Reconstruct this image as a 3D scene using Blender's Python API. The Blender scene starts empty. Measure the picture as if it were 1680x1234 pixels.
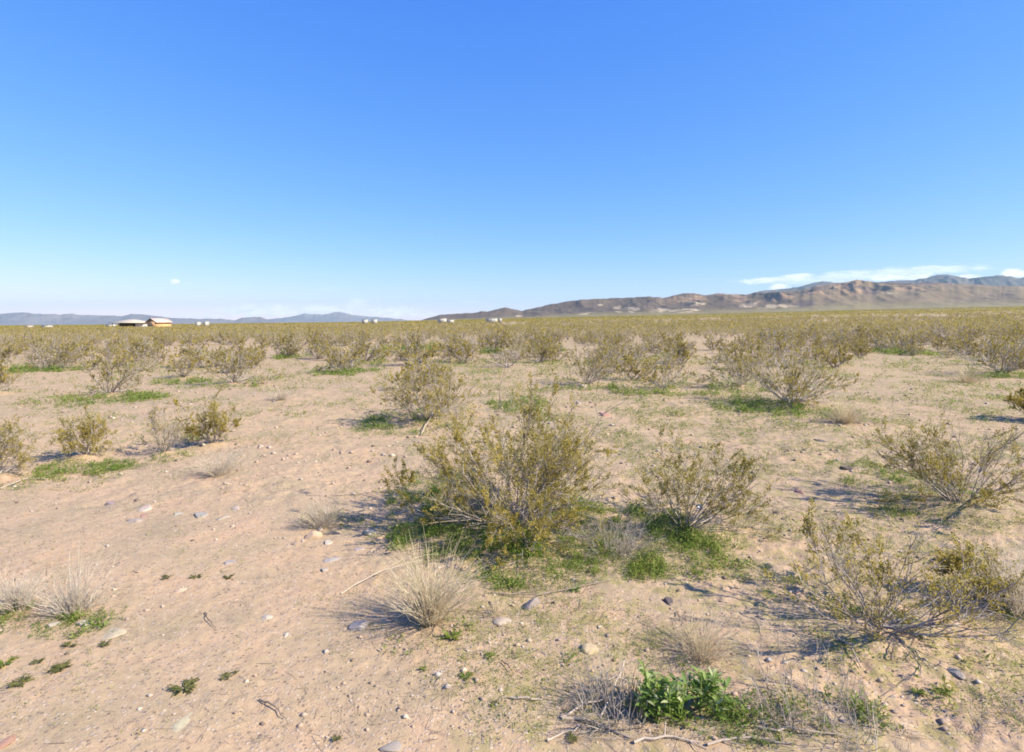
import bpy, math, random
import numpy as np
from mathutils import Vector, Matrix

random.seed(7)
RNG = np.random.default_rng(7)
C = bpy.context.scene.collection
scene = bpy.context.scene

# ------------------------------------------------------------------ camera model
W0, H0, F0 = 1680.0, 1234.0, 900.0
PITCH = math.atan(91 / 900.0)
ROLL = math.radians(-0.341)
CAM_H = 2.5
R = np.array((Matrix.Rotation(math.pi / 2 - PITCH, 3, 'X') @ Matrix.Rotation(ROLL, 3, 'Z')))


def ray(px, py):
    return R @ np.array([(px - W0 / 2) / F0, -(py - H0 / 2) / F0, -1.0])


# ------------------------------------------------------------------ numpy noise
def _hash(ix, iy, seed):
    h = (ix.astype(np.int64) * 374761393 + iy.astype(np.int64) * 668265263 + seed * 1442695041) & 0xFFFFFFFF
    h = ((h ^ (h >> 13)) * 1274126177) & 0xFFFFFFFF
    h = h ^ (h >> 16)
    return (h & 0xFFFFFF) / float(0xFFFFFF)


def vnoise(x, y, seed=0):
    x = np.asarray(x, float); y = np.asarray(y, float)
    ix = np.floor(x); iy = np.floor(y)
    fx = x - ix; fy = y - iy
    ix = ix.astype(np.int64); iy = iy.astype(np.int64)
    ux = fx * fx * fx * (fx * (fx * 6 - 15) + 10); uy = fy * fy * fy * (fy * (fy * 6 - 15) + 10)
    a = _hash(ix, iy, seed); b = _hash(ix + 1, iy, seed)
    c = _hash(ix, iy + 1, seed); d = _hash(ix + 1, iy + 1, seed)
    return (a * (1 - ux) + b * ux) * (1 - uy) + (c * (1 - ux) + d * ux) * uy * 1.0


def fbm(x, y, octv=4, seed=0, gain=0.5):
    s = 0; a = 1.0; t = 0
    for k in range(octv):
        s = s + a * (vnoise(x * 2 ** k + 17.3 * k, y * 2 ** k - 9.1 * k, seed + k) * 2 - 1)
        t += a; a *= gain
    return s / t


def ridged(x, y, octv=5, seed=0):
    s = 0; a = 1.0; t = 0
    for k in range(octv):
        n = 1 - np.abs(vnoise(x * 2 ** k + 5.3 * k, y * 2 ** k + 3.1 * k, seed + k) * 2 - 1)
        s = s + a * n * n
        t += a; a *= 0.5
    return s / t


def smooth(a, b, x):
    t = np.clip((np.asarray(x, float) - a) / (b - a), 0, 1)
    return t * t * (3 - 2 * t)


# ------------------------------------------------------------------ terrain
_RT = np.array([-3.0, -0.93, -0.6, -0.3, 0.0, 0.31, 0.62, 0.93, 1.4, 3.0])
_RP = np.array([-3.0, -2.5, -2.0, -0.5, 4.0, 8.5, 14.0, 18.5, 20.0, 16.0])
MOUNDS = []


def terrain(x, y, micro=False):
    x = np.asarray(x, float); y = np.asarray(y, float)
    yy = np.maximum(y, 1.0)
    t = np.where(y > 0, x / yy, np.sign(x) * 3)
    rise = np.interp(t, _RT, _RP)
    d = np.hypot(x, y)
    far = smooth(math.log(35), math.log(2200), np.log(np.maximum(d, 1.0)))
    z = np.maximum(y, 0) * rise / F0 * far
    z = z + 0.10 * fbm(x / 9.0, y / 9.0, 3, 11) * smooth(3, 14, d) + 0.04 * fbm(x / 2.2, y / 2.2, 2, 21)
    z = z + 1.2 * fbm(x / 160.0, y / 160.0, 3, 31) * smooth(120, 600, d)
    for mx, my, mr, mh in MOUNDS:
        q = ((x - mx) ** 2 + (y - my) ** 2) / (mr * mr)
        z = z + mh * np.exp(-q)
    if micro:
        fade = 1 - smooth(25, 70, d)
        lump = fbm(x / 0.32, y / 0.32, 3, 41)
        rough = 0.45 + 0.9 * smooth(-0.25, 0.45, fbm(x / 3.1, y / 3.1, 3, 51))
        z = z + fade * rough * (0.022 * lump + 0.010 * fbm(x / 0.075, y / 0.075, 2, 61))
    return z


CAM_Z = CAM_H + float(terrain(0.0, 0.0))


def gp(px, py):
    """the ground point seen at a pixel of the photograph"""
    d = ray(px, py); z = 0.0
    for _ in range(12):
        s = (z - CAM_Z) / min(d[2], -1e-5)
        x, y = d[0] * s, d[1] * s
        z = float(terrain(x, y))
    return x, y, z


def proj(x, y, z):
    v = R.T @ np.array([x, y, z - CAM_Z])
    return W0 / 2 + F0 * v[0] / -v[2], H0 / 2 - F0 * v[1] / -v[2]


# ------------------------------------------------------------------ mesh helpers
def mesh_np(name, V, Q=None, T=None, mats=(), qm=None, tm=None, tint=None, smooth_shade=False, col=None):
    me = bpy.data.meshes.new(name)
    V = np.asarray(V, np.float32)
    Q = np.zeros((0, 4), np.int32) if Q is None else np.asarray(Q, np.int32)
    T = np.zeros((0, 3), np.int32) if T is None else np.asarray(T, np.int32)
    nq, nt = len(Q), len(T)
    me.vertices.add(len(V)); me.vertices.foreach_set('co', V.ravel())
    me.loops.add(nq * 4 + nt * 3)
    me.loops.foreach_set('vertex_index', np.concatenate([Q.ravel(), T.ravel()]).astype(np.int32))
    me.polygons.add(nq + nt)
    st = np.concatenate([np.arange(nq) * 4, nq * 4 + np.arange(nt) * 3]).astype(np.int32)
    me.polygons.foreach_set('loop_start', st)
    mi = np.concatenate([np.zeros(nq, np.int32) if qm is None else qm, np.zeros(nt, np.int32) if tm is None else tm]).astype(np.int32)
    if len(mi) and mi.any():
        me.polygons.foreach_set('material_index', mi)
    if smooth_shade:
        me.polygons.foreach_set('use_smooth', np.ones(nq + nt, bool))
    for m in mats:
        me.materials.append(m)
    me.update(calc_edges=True)
    if tint is not None:
        at = me.attributes.new('tint', 'FLOAT', 'POINT'); at.data.foreach_set('value', np.asarray(tint, np.float32))
    if col is not None:
        at = me.attributes.new('albedo', 'FLOAT_COLOR', 'POINT'); at.data.foreach_set('color', np.asarray(col, np.float32).ravel())
    return me


def link(name, data, parent=None, loc=(0, 0, 0), rotz=0.0, scale=1.0):
    o = bpy.data.objects.new(name, data); C.objects.link(o)
    o.location = loc; o.rotation_euler = (0, 0, rotz)
    o.scale = (scale,) * 3 if np.isscalar(scale) else scale
    if parent is not None:
        o.parent = parent
    return o


def tag(o, label=None, cat=None, group=None, kind=None):
    if label: o['label'] = label
    if cat: o['category'] = cat
    if group: o['group'] = group
    if kind: o['kind'] = kind
    return o


def unit(v):
    return v / np.maximum(np.linalg.norm(v, axis=-1, keepdims=True), 1e-9)


def prisms(A, B, ra, rb, n=3):
    """n-sided tapered prisms from A to B (arrays); returns V, Q"""
    A = np.asarray(A, float); B = np.asarray(B, float)
    d = unit(B - A)
    up = np.where(np.abs(d[:, 2:3]) > 0.9, np.array([[1.0, 0, 0]]), np.array([[0, 0, 1.0]]))
    u = unit(np.cross(d, up)); w = np.cross(d, u)
    V = []
    for k in range(n):
        a = 2 * math.pi * k / n
        o = math.cos(a) * u + math.sin(a) * w
        V.append(A + o * np.asarray(ra)[:, None]); V.append(B + o * np.asarray(rb)[:, None])
    V = np.stack(V, 1)                       # N, 2n, 3
    N = len(A); base = (np.arange(N) * 2 * n)[:, None]
    Q = []
    for k in range(n):
        k2 = (k + 1) % n
        Q.append(base + np.array([[2 * k, 2 * k2, 2 * k2 + 1, 2 * k + 1]]))
    Q = np.stack(Q, 1).reshape(-1, 4)
    return V.reshape(-1, 3), Q


def leaf_quads(P, size, rng, flat=0.0, aspect=0.5, dirs=None):
    """diamond leaves: P N,3; size N; returns V, Q"""
    N = len(P)
    d = rng.normal(size=(N, 3)) if dirs is None else dirs + 0.35 * rng.normal(size=(N, 3))
    d[:, 2] *= (1 - flat); d = unit(d)
    s = rng.normal(size=(N, 3)); s = unit(np.cross(d, s))
    if flat > 0:
        s[:, 2] *= (1 - flat); s = unit(s)
    L = np.asarray(size)[:, None]
    nrm = np.cross(d, s)
    V = np.stack([P, P + d * L * 0.5 + s * L * aspect * 0.5 + nrm * L * 0.06, P + d * L, P + d * L * 0.5 - s * L * aspect * 0.5 + nrm * L * 0.06], 1).reshape(-1, 3)
    Q = (np.arange(N) * 4)[:, None] + np.array([[0, 1, 2, 3]])
    return V, Q


class MB:
    def __init__(s):
        s.V = []; s.Q = []; s.M = []; s.T = []; s.n = 0

    def add(s, V, Q, mat=0, tint=None):
        s.V.append(V); s.Q.append(Q + s.n); s.M.append(np.full(len(Q), mat, np.int32))
        s.T.append(np.full(len(V), 0.5) if tint is None else tint); s.n += len(V)
        return s

    def mesh(s, name, mats, **k):
        return mesh_np(name, np.concatenate(s.V), np.concatenate(s.Q), mats=mats, qm=np.concatenate(s.M), tint=np.concatenate(s.T), **k)


# ------------------------------------------------------------------ materials
def new_mat(name):
    m = bpy.data.materials.new(name); m.use_nodes = True
    nt = m.node_tree; nt.nodes.clear()
    out = nt.nodes.new('ShaderNodeOutputMaterial')
    return m, nt, out


def N(nt, typ, **k):
    n = nt.nodes.new(typ)
    for a, b in k.items():
        if a.startswith('i_'):
            key = a[2:]
            n.inputs[int(key) if key.isdigit() else key.replace('_', ' ')].default_value = b
        else:
            setattr(n, a, b)
    return n


def math_n(nt, op, a, b=None, clamp=False):
    n = nt.nodes.new('ShaderNodeMath'); n.operation = op; n.use_clamp = clamp
    for i, v in enumerate((a, b)):
        if v is None: continue
        if isinstance(v, (int, float)): n.inputs[i].default_value = v
        else: nt.links.new(v, n.inputs[i])
    return n.outputs[0]


def mix_c(nt, fac, a, b, blend='MIX'):
    n = nt.nodes.new('ShaderNodeMix'); n.data_type = 'RGBA'; n.blend_type = blend
    for i, v in ((0, fac), (6, a), (7, b)):
        if isinstance(v, (int, float)): n.inputs[i].default_value = v
        elif isinstance(v, tuple): n.inputs[i].default_value = (*v, 1) if len(v) == 3 else v
        else: nt.links.new(v, n.inputs[i])
    return n.outputs[2]


def ramp(nt, fac, lo, hi):
    n = nt.nodes.new('ShaderNodeMapRange'); n.interpolation_type = 'SMOOTHSTEP'
    nt.links.new(fac, n.inputs[0]); n.inputs[1].default_value = lo; n.inputs[2].default_value = hi
    return n.outputs[0]


def noise(nt, vec, scale, detail=3.0, rough=0.55):
    n = nt.nodes.new('ShaderNodeTexNoise'); n.inputs['Scale'].default_value = scale
    n.inputs['Detail'].default_value = detail; n.inputs['Roughness'].default_value = rough
    nt.links.new(vec, n.inputs['Vector'])
    return n.outputs[0]


def foliage_mat(name, a, b, c, transl=0.3):
    m, nt, out = new_mat(name)
    at = N(nt, 'ShaderNodeAttribute', attribute_name='tint')
    c1 = mix_c(nt, ramp(nt, at.outputs['Fac'], 0.0, 0.55), a, b)
    c2 = mix_c(nt, ramp(nt, at.outputs['Fac'], 0.55, 1.0), c1, c)
    p = N(nt, 'ShaderNodeBsdfPrincipled', i_Roughness=0.55)
    p.inputs['Specular IOR Level'].default_value = 0.3
    nt.links.new(c2, p.inputs['Base Color'])
    tr = N(nt, 'ShaderNodeBsdfTranslucent'); nt.links.new(c2, tr.inputs['Color'])
    mx = N(nt, 'ShaderNodeMixShader', i_0=transl)
    nt.links.new(p.outputs[0], mx.inputs[1]); nt.links.new(tr.outputs[0], mx.inputs[2])
    nt.links.new(mx.outputs[0], out.inputs[0])
    return m


M_LEAF = foliage_mat('creosote_leaf', (0.235, 0.200, 0.042), (0.39, 0.315, 0.064), (0.55, 0.435, 0.11), 0.5)
M_BARK = foliage_mat('grey_bark', (0.15, 0.12, 0.10), (0.31, 0.265, 0.23), (0.55, 0.48, 0.41), 0.0)
M_STRAW = foliage_mat('dry_straw', (0.58, 0.48, 0.33), (0.78, 0.67, 0.48), (0.88, 0.79, 0.61), 0.5)
M_PALE = foliage_mat('bleached_twig', (0.60, 0.51, 0.39), (0.80, 0.70, 0.56), (0.88, 0.81, 0.69), 0.5)
M_GREY = foliage_mat('dead_grey_twig', (0.20, 0.17, 0.15), (0.34, 0.30, 0.26), (0.50, 0.44, 0.38), 0.05)
M_WEED = foliage_mat('green_weed', (0.105, 0.185, 0.03), (0.215, 0.295, 0.055), (0.40, 0.345, 0.12), 0.5)
M_BROAD = foliage_mat('broad_green_leaf', (0.13, 0.22, 0.045), (0.26, 0.38, 0.08), (0.52, 0.55, 0.30), 0.5)
M_DULL = foliage_mat('dull_green_leaf', (0.075, 0.085, 0.022), (0.13, 0.135, 0.035), (0.2, 0.17, 0.06), 0.25)
M_WOOD = foliage_mat('weathered_wood', (0.12, 0.085, 0.065), (0.33, 0.26, 0.2), (0.52, 0.43, 0.34), 0.0)


def rock_mat():
    m, nt, out = new_mat('stone')
    oi = N(nt, 'ShaderNodeObjectInfo'); tc = N(nt, 'ShaderNodeTexCoord')
    n1 = noise(nt, tc.outputs['Object'], 2.5, 5, 0.65); n2 = noise(nt, tc.outputs['Object'], 14, 3, 0.6)
    c = mix_c(nt, ramp(nt, n1, 0.3, 0.75), oi.outputs['Color'], (0.30, 0.23, 0.17))
    c = mix_c(nt, math_n(nt, 'MULTIPLY', ramp(nt, n1, 0.35, 0.65), 0.6), oi.outputs['Color'], c)
    k = math_n(nt, 'ADD', math_n(nt, 'MULTIPLY', n2, 0.7), 0.65)
    g = N(nt, 'ShaderNodeCombineColor')
    for i in range(3): nt.links.new(k, g.inputs[i])
    c = mix_c(nt, 1.0, c, g.outputs[0], 'MULTIPLY')
    p = N(nt, 'ShaderNodeBsdfPrincipled', i_Roughness=0.85)
    nt.links.new(c, p.inputs['Base Color'])
    b = N(nt, 'ShaderNodeBump', i_Strength=0.5, i_Distance=0.01)
    nt.links.new(n2, b.inputs['Height']); nt.links.new(b.outputs[0], p.inputs['Normal'])
    nt.links.new(p.outputs[0], out.inputs[0])
    return m


M_ROCK = rock_mat()


def gravel_mat():
    m, nt, out = new_mat('gravel_stone')
    at = N(nt, 'ShaderNodeAttribute', attribute_name='tint')
    cr = N(nt, 'ShaderNodeValToRGB')
    nt.links.new(at.outputs['Fac'], cr.inputs[0])
    el = cr.color_ramp.elements
    el[0].position = 0; el[0].color = (0.13, 0.095, 0.075, 1)
    el[1].position = 1; el[1].color = (0.72, 0.62, 0.5, 1)
    for p_, c_ in ((0.2, (0.27, 0.2, 0.16)), (0.45, (0.42, 0.31, 0.22)), (0.62, (0.38, 0.33, 0.29)), (0.8, (0.52, 0.42, 0.31))):
        e = el.new(p_); e.color = (*c_, 1)
    p = N(nt, 'ShaderNodeBsdfPrincipled', i_Roughness=0.9)
    nt.links.new(cr.outputs[0], p.inputs['Base Color']); nt.links.new(p.outputs[0], out.inputs[0])
    return m


M_GRAVEL = gravel_mat()


def ground_mat():
    m, nt, out = new_mat('desert_sand')
    g = N(nt, 'ShaderNodeNewGeometry'); pos = g.outputs['Position']
    big = noise(nt, pos, 0.13, 3, 0.5); mid = noise(nt, pos, 1.3, 4, 0.6); fine = noise(nt, pos, 18, 4, 0.7); grit = noise(nt, pos, 110, 2, 0.6)
    c = mix_c(nt, ramp(nt, big, 0.35, 0.65), (0.415, 0.300, 0.186), (0.38, 0.280, 0.178))
    c = mix_c(nt, ramp(nt, mid, 0.42, 0.75), c, (0.45, 0.302, 0.19))
    c = mix_c(nt, math_n(nt, 'MULTIPLY', ramp(nt, mid, 0.52, 0.28), 0.6), c, (0.285, 0.225, 0.14))
    # fine seedlings and dry litter staining the soil in the shrubby part
    at = N(nt, 'ShaderNodeAttribute', attribute_name='tint')
    seed_ = noise(nt, pos, 4.5, 4, 0.7)
    sm = math_n(nt, 'MULTIPLY', ramp(nt, seed_, 0.46, 0.62), at.outputs['Fac'])
    c = mix_c(nt, math_n(nt, 'MULTIPLY', sm, 0.75), c, (0.255, 0.225, 0.085))
    lit = math_n(nt, 'MULTIPLY', ramp(nt, noise(nt, pos, 9, 4, 0.75), 0.56, 0.68), 0.6)
    c = mix_c(nt, lit, c, (0.29, 0.205, 0.14))
    # pebbles: random cells
    v = N(nt, 'ShaderNodeTexVoronoi', i_Scale=38.0); nt.links.new(pos, v.inputs['Vector'])
    sp = N(nt, 'ShaderNodeSeparateColor'); nt.links.new(v.outputs['Color'], sp.inputs[0])
    inside = ramp(nt, v.outputs['Distance'], 0.48, 0.36)
    few = math_n(nt, 'GREATER_THAN', sp.outputs[0], 0.6)
    peb = math_n(nt, 'MULTIPLY', inside, few)
    pc = mix_c(nt, sp.outputs[1], (0.16, 0.115, 0.09), (0.52, 0.42, 0.33))
    c = mix_c(nt, math_n(nt, 'MULTIPLY', peb, 0.75), c, pc)
    k = math_n(nt, 'ADD', math_n(nt, 'MULTIPLY', fine, 0.8), math_n(nt, 'ADD', math_n(nt, 'MULTIPLY', grit, 0.8), 0.2))
    gg = N(nt, 'ShaderNodeCombineColor')
    for i in range(3): nt.links.new(k, gg.inputs[i])
    c = mix_c(nt, 1.0, c, gg.outputs[0], 'MULTIPLY')
    # the far plain is covered in scrub too small to see one by one
    at2 = N(nt, 'ShaderNodeAttribute', attribute_name='scrub')
    sc = mix_c(nt, ramp(nt, noise(nt, pos, 0.02, 5, 0.7), 0.3, 0.7), (0.205, 0.165, 0.062), (0.27, 0.215, 0.10))
    c = mix_c(nt, at2.outputs['Fac'], c, sc)
    p = N(nt, 'ShaderNodeBsdfPrincipled', i_Roughness=0.95)
    p.inputs['Specular IOR Level'].default_value = 0.15
    nt.links.new(c, p.inputs['Base Color'])
    hgt = math_n(nt, 'ADD', math_n(nt, 'MULTIPLY', fine, 0.6), math_n(nt, 'ADD', math_n(nt, 'MULTIPLY', grit, 0.35), math_n(nt, 'MULTIPLY', peb, 0.4)))
    b = N(nt, 'ShaderNodeBump', i_Strength=0.6, i_Distance=0.012)
    nt.links.new(hgt, b.inputs['Height']); nt.links.new(b.outputs[0], p.inputs['Normal'])
    nt.links.new(p.outputs[0], out.inputs[0])
    return m


def hill_mat(name, nscale):
    m, nt, out = new_mat(name)
    at = N(nt, 'ShaderNodeAttribute', attribute_name='albedo'); g = N(nt, 'ShaderNodeNewGeometry')
    n1 = noise(nt, g.outputs['Position'], nscale, 6, 0.65)
    k = math_n(nt, 'ADD', math_n(nt, 'MULTIPLY', n1, 0.9), 0.55)
    gg = N(nt, 'ShaderNodeCombineColor')
    for i in range(3): nt.links.new(k, gg.inputs[i])
    c = mix_c(nt, 1.0, at.outputs['Color'], gg.outputs[0], 'MULTIPLY')
    p = N(nt, 'ShaderNodeBsdfPrincipled', i_Roughness=0.95); p.inputs['Specular IOR Level'].default_value = 0.1
    nt.links.new(c, p.inputs['Base Color']); nt.links.new(p.outputs[0], out.inputs[0])
    return m


def plain_mat(name, col, rough=0.7, var=0.12, scale=3.0):
    m, nt, out = new_mat(name)
    tc = N(nt, 'ShaderNodeTexCoord')
    n1 = noise(nt, tc.outputs['Object'], scale, 4, 0.6)
    c = mix_c(nt, n1, tuple(v * (1 - var) for v in col), tuple(min(1, v * (1 + var)) for v in col))
    p = N(nt, 'ShaderNodeBsdfPrincipled', i_Roughness=rough)
    nt.links.new(c, p.inputs['Base Color']); nt.links.new(p.outputs[0], out.inputs[0])
    return m


# ------------------------------------------------------------------ bush specifications (base px, base py, top py, x0, x1, leaf, stems, grey, label)
BUSHES = [
    (842, 868, 655, 655, 1010, 1.55, 2.9, 0.45, 'largest olive creosote bush, grey branches spreading low, behind the tan grass clump'),
    (1122, 872, 728, 1010, 1265, 0.85, 1.15, 0.25, 'open airy creosote bush with bare reaching limbs, right of the largest bush'),
    (1575, 832, 682, 1450, 1690, 1.25, 1.4, 0.2, 'full ochre green creosote bush casting a streaky shadow on bare soil at right'),
    (1440, 1045, 872, 1270, 1620, 0.8, 1.1, 0.25, 'thin spreading creosote bush with dark gnarled stems, nearest creosote in view'),
    (1300, 665, 570, 1225, 1400, 1.3, 2.0, 0.75, 'grey twiggy creosote bush with bare branches raking to the right'),
    (1208, 637, 578, 1140, 1262, 1.0, 1.0, 0.35, 'ochre creosote bush close behind and left of the grey twiggy bush'),
    (700, 692, 592, 612, 785, 1.1, 1.9, 0.5, 'round creosote bush with tangled grey base, behind the largest bush'),
    (1085, 641, 584, 1042, 1135, 1.25, 0.8, 0.1, 'compact golden green creosote bush standing on a dark green weed strip'),
    (962, 632, 568, 918, 1026, 0.9, 1.1, 0.45, 'pale twiggy creosote bush with a light stone at its foot'),
    (385, 630, 570, 343, 436, 0.7, 1.2, 0.6, 'grey green creosote bush leaning right beside open sand'),
    (178, 648, 588, 130, 242, 0.75, 0.9, 0.4, 'spreading creosote bush with a bright green weed bed on its right side'),
    (302, 620, 576, 272, 332, 1.0, 0.8, 0.3, 'small creosote bush on a green patch between two larger ones'),
    (350, 732, 652, 315, 388, 0.7, 0.8, 0.2, 'tall narrow creosote bush with a yellow green skirt beside the sandy track'),
    (268, 748, 680, 222, 312, 0.14, 0.8, 0.6, 'sparse, nearly leafless creosote bush with upright bare stems'),
    (140, 752, 682, 92, 182, 0.55, 0.9, 0.6, 'low creosote bush with grey base above a long green weed patch'),
    (-5, 785, 688, -70, 50, 0.6, 1.2, 0.6, 'creosote bush cut by the left edge above a green weed bed'),
    (85, 606, 556, 42, 126, 1.0, 1.1, 0.5, 'broad grey based creosote bush on green weeds at far left'),
    (562, 611, 568, 528, 602, 0.9, 1.0, 0.5, 'low creosote bush with dark green weeds at its foot beside open sand'),
    (470, 587, 553, 448, 492, 1.0, 0.9, 0.3, 'lone small creosote bush standing out on pale sand'),
    (815, 577, 540, 794, 842, 1.1, 0.9, 0.2, 'upright creosote bush at the right side of the narrow sandy gap'),
    (888, 574, 543, 868, 912, 1.1, 0.9, 0.2, 'small creosote bush on a bright green spot below the hills'),
    (672, 577, 545, 640, 706, 1.0, 0.9, 0.3, 'creosote bush above a pale green weed patch'),
    (1642, 614, 552, 1585, 1700, 1.2, 1.4, 0.5, 'dense dark based creosote bush at the right edge'),
    (1480, 577, 540, 1432, 1528, 0.9, 1.2, 0.5, 'low wide grey green creosote bush beyond the bare soil at right'),
    (1690, 690, 645, 1655, 1725, 1.2, 0.9, 0.2, 'ochre creosote bush cut by the right edge above the full ochre bush'),
    (1606, 982, 918, 1560, 1652, 1.0, 0.6, 0.2, 'low yellow green creosote bush left of the dry tussock at the right edge'),
    (-5, 645, 598, -40, 22, 1.1, 0.9, 0.3, 'olive creosote bush at the left edge beyond bare sand'),
    (600, 592, 553, 565, 640, 1.0, 1.0, 0.4, 'creosote bush joined with a low one beside open sand'),
    (758, 577, 545, 738, 776, 1.0, 0.8, 0.3, 'narrow creosote bush at the left side of the narrow sandy gap'),
    (832, 603, 573, 795, 868, 0.45, 0.7, 0.5, 'thin straggly creosote bush alone in the sandy middle ground'),
    (1100, 585, 550, 1060, 1140, 1.0, 1.0, 0.4, 'creosote bush at the left end of a bare sand strip'),
    (235, 598, 558, 205, 270, 1.0, 1.0, 0.4, 'creosote bush below the tan house'),
    (1012, 600, 560, 975, 1050, 0.9, 1.0, 0.5, 'loose twiggy creosote bush behind the pale twiggy one'),
    (1305, 562, 532, 1255, 1350, 1.1, 1.0, 0.3, 'wide olive creosote bush behind a bare sand strip at right'),
    (1400, 560, 530, 1365, 1440, 1.1, 1.0, 0.3, 'olive creosote bush beyond the raking grey bush'),
    (1560, 560, 528, 1525, 1600, 1.1, 1.0, 0.3, 'olive creosote bush beyond the bare soil near the right edge'),
]


def depth_of(px, py):
    return gp(px, py)[1]


PLACED = []
for b in BUSHES:
    x, y, z = gp(b[0], b[1])
    PLACED.append((x, y))
_m = []
for b, (x, y) in zip(BUSHES, PLACED):
    if y < 25:
        _m.append((x, y, 0.55 * (b[4] - b[3]) / 2 / F0 * y, 0.07))
MOUNDS.extend(_m)


# ------------------------------------------------------------------ bush generator
def bush_geometry(h, r, rng, stems=1.0, leaf=1.0, leafsize=0.016, lean=(0, 0), n_ter=4, dead_low=0, sides=3, leaf_n=26, flat=0.6):
    """returns (branch segments A,B,ra,rb), leaf positions, leaf directions"""
    SA, SB, RA, RB = [], [], [], []
    LP, LD = [], []

    def poly(p0, d0, L, n, r0, r1, wig, up):
        pts = [p0]; d = d0 / np.linalg.norm(d0)
        for k in range(n):
            d = d + rng.normal(size=3) * wig + np.array([0, 0, up])
            d = d / np.linalg.norm(d)
            pts.append(pts[-1] + d * L / n)
        pts = np.array(pts)
        rr = np.linspace(r0, r1, n + 1)
        SA.append(pts[:-1]); SB.append(pts[1:]); RA.append(rr[:-1]); RB.append(rr[1:])
        return pts

    ns = max(5, int(26 * stems))
    for i in range(ns):
        az = rng.uniform(0, 2 * math.pi); vig = rng.choice([0.12, 0.9, 1.7], p=[0.28, 0.44, 0.28])
        q = math.sqrt(rng.uniform(0.02, 1))
        ex = np.array([math.cos(az) * r * q + lean[0], math.sin(az) * r * q + lean[1], h * (1.0 - flat * q * q) * rng.uniform(0.6, 1.03)])
        p0 = np.array([math.cos(az), math.sin(az), 0]) * rng.uniform(0, 0.10) * min(1, r) + np.array([0, 0, -0.03])
        L = np.linalg.norm(ex - p0)
        main = poly(p0, (ex - p0) * np.array([1, 1, 0.85]), L * 1.02, 6, 0.0078 * rng.uniform(0.5, 1.3), 0.0028, 0.13, 0.025)
        for j in range(rng.integers(4, 8)):
            f = rng.uniform(0.28, 0.97); k = min(5, int(f * 6)); pp = main[k] + (main[k + 1] - main[k]) * (f * 6 - k)
            dm = main[k + 1] - main[k]; dm = dm / np.linalg.norm(dm)
            L2 = L * rng.uniform(0.18, 0.36)
            sec = poly(pp, dm * 0.9 + rng.normal(size=3) * 0.5 + np.array([0, 0, 0.25]), L2, 3, 0.0042, 0.002, 0.14, 0.05)
            for t in range(n_ter):
                k2 = rng.integers(1, 4)
                d3 = unit(sec[k2] - sec[k2 - 1]) * 0.8 + rng.normal(size=3) * 0.55 + np.array([0, 0, 0.3])
                L3 = rng.uniform(0.07, 0.17) * (0.6 + 0.4 * h)
                ter = poly(sec[k2], d3, L3, 2, 0.0022, 0.0012, 0.15, 0.05)
                nl = rng.poisson(leaf_n * leaf * vig * rng.choice([0.15, 0.7, 1.5], p=[0.3, 0.4, 0.3]))
                if nl:
                    tt = rng.uniform(0.15, 1.1, nl)[:, None]
                    LP.append(ter[0] + (ter[-1] - ter[0]) * tt + rng.normal(size=(nl, 3)) * 0.012)
                    LD.append(np.repeat(unit(d3)[None], nl, 0))
    for i in range(dead_low):
        az = rng.uniform(-1.0, 1.2) if rng.random() < 0.6 else rng.uniform(0, 2 * math.pi)
        L = r * rng.uniform(0.5, 1.0)
        main = poly(np.array([0, 0, 0.02]), np.array([math.cos(az), math.sin(az), rng.uniform(0.12, 0.5)]), L, 7, 0.008, 0.003, 0.13, -0.012)
        for j in range(5):
            k = rng.integers(2, 7)
            poly(main[k], unit(main[k] - main[k - 1]) + rng.normal(size=3) * 0.45, L * rng.uniform(0.15, 0.35), 3, 0.0035, 0.0015, 0.2, 0.0)
    A = np.concatenate(SA); B = np.concatenate(SB)
    A[:, 2] = np.maximum(A[:, 2], -0.03); B[:, 2] = np.maximum(B[:, 2], 0.004)
    P = np.concatenate(LP) if LP else np.zeros((0, 3)); D = np.concatenate(LD) if LD else np.zeros((0, 3))
    P[:, 2] = np.maximum(P[:, 2], 0.02)
    return A, B, np.concatenate(RA), np.concatenate(RB), P, D


def bush_meshes(h, r, seed, stems=1.0, leaf=1.0, leafsize=0.018, thick=1.0, grey=0.3, **k):
    rng = np.random.default_rng(seed)
    A, B, ra, rb, P, D = bush_geometry(h, r, rng, stems, leaf, leafsize, **k)
    V, Q = prisms(A, B, ra * thick, rb * thick)
    t = np.repeat(np.clip(rng.normal(0.35 + 0.4 * grey, 0.2, len(A)), 0, 1), 6)
    mb = MB().add(V, Q, 0, t)
    branches = mb.mesh('branches', [M_BARK])
    LV, LQ = leaf_quads(P, leafsize * rng.uniform(0.6, 1.35, len(P)), rng, dirs=D.copy(), aspect=0.62)
    lt = np.clip(rng.uniform(0.3, 0.65) + 0.5 * fbm(P[:, 0] * 3 + seed, P[:, 1] * 3 + P[:, 2] * 2, 2, seed) + rng.normal(0, 0.2, len(P)), 0, 1)
    foliage = MB().add(LV, LQ, 0, np.repeat(lt, 4)).mesh('foliage', [M_LEAF])
    return branches, foliage


def place_bush(branches, foliage, x, y, label, group, rotz=0, scale=1.0):
    z = float(terrain(x, y))
    e = link('creosote_bush', None, None, (x, y, z), rotz, scale); e.empty_display_size = 0.3
    tag(e, label, 'bush', group)
    link('branches', branches, e); link('foliage', foliage, e)
    return e


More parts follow.
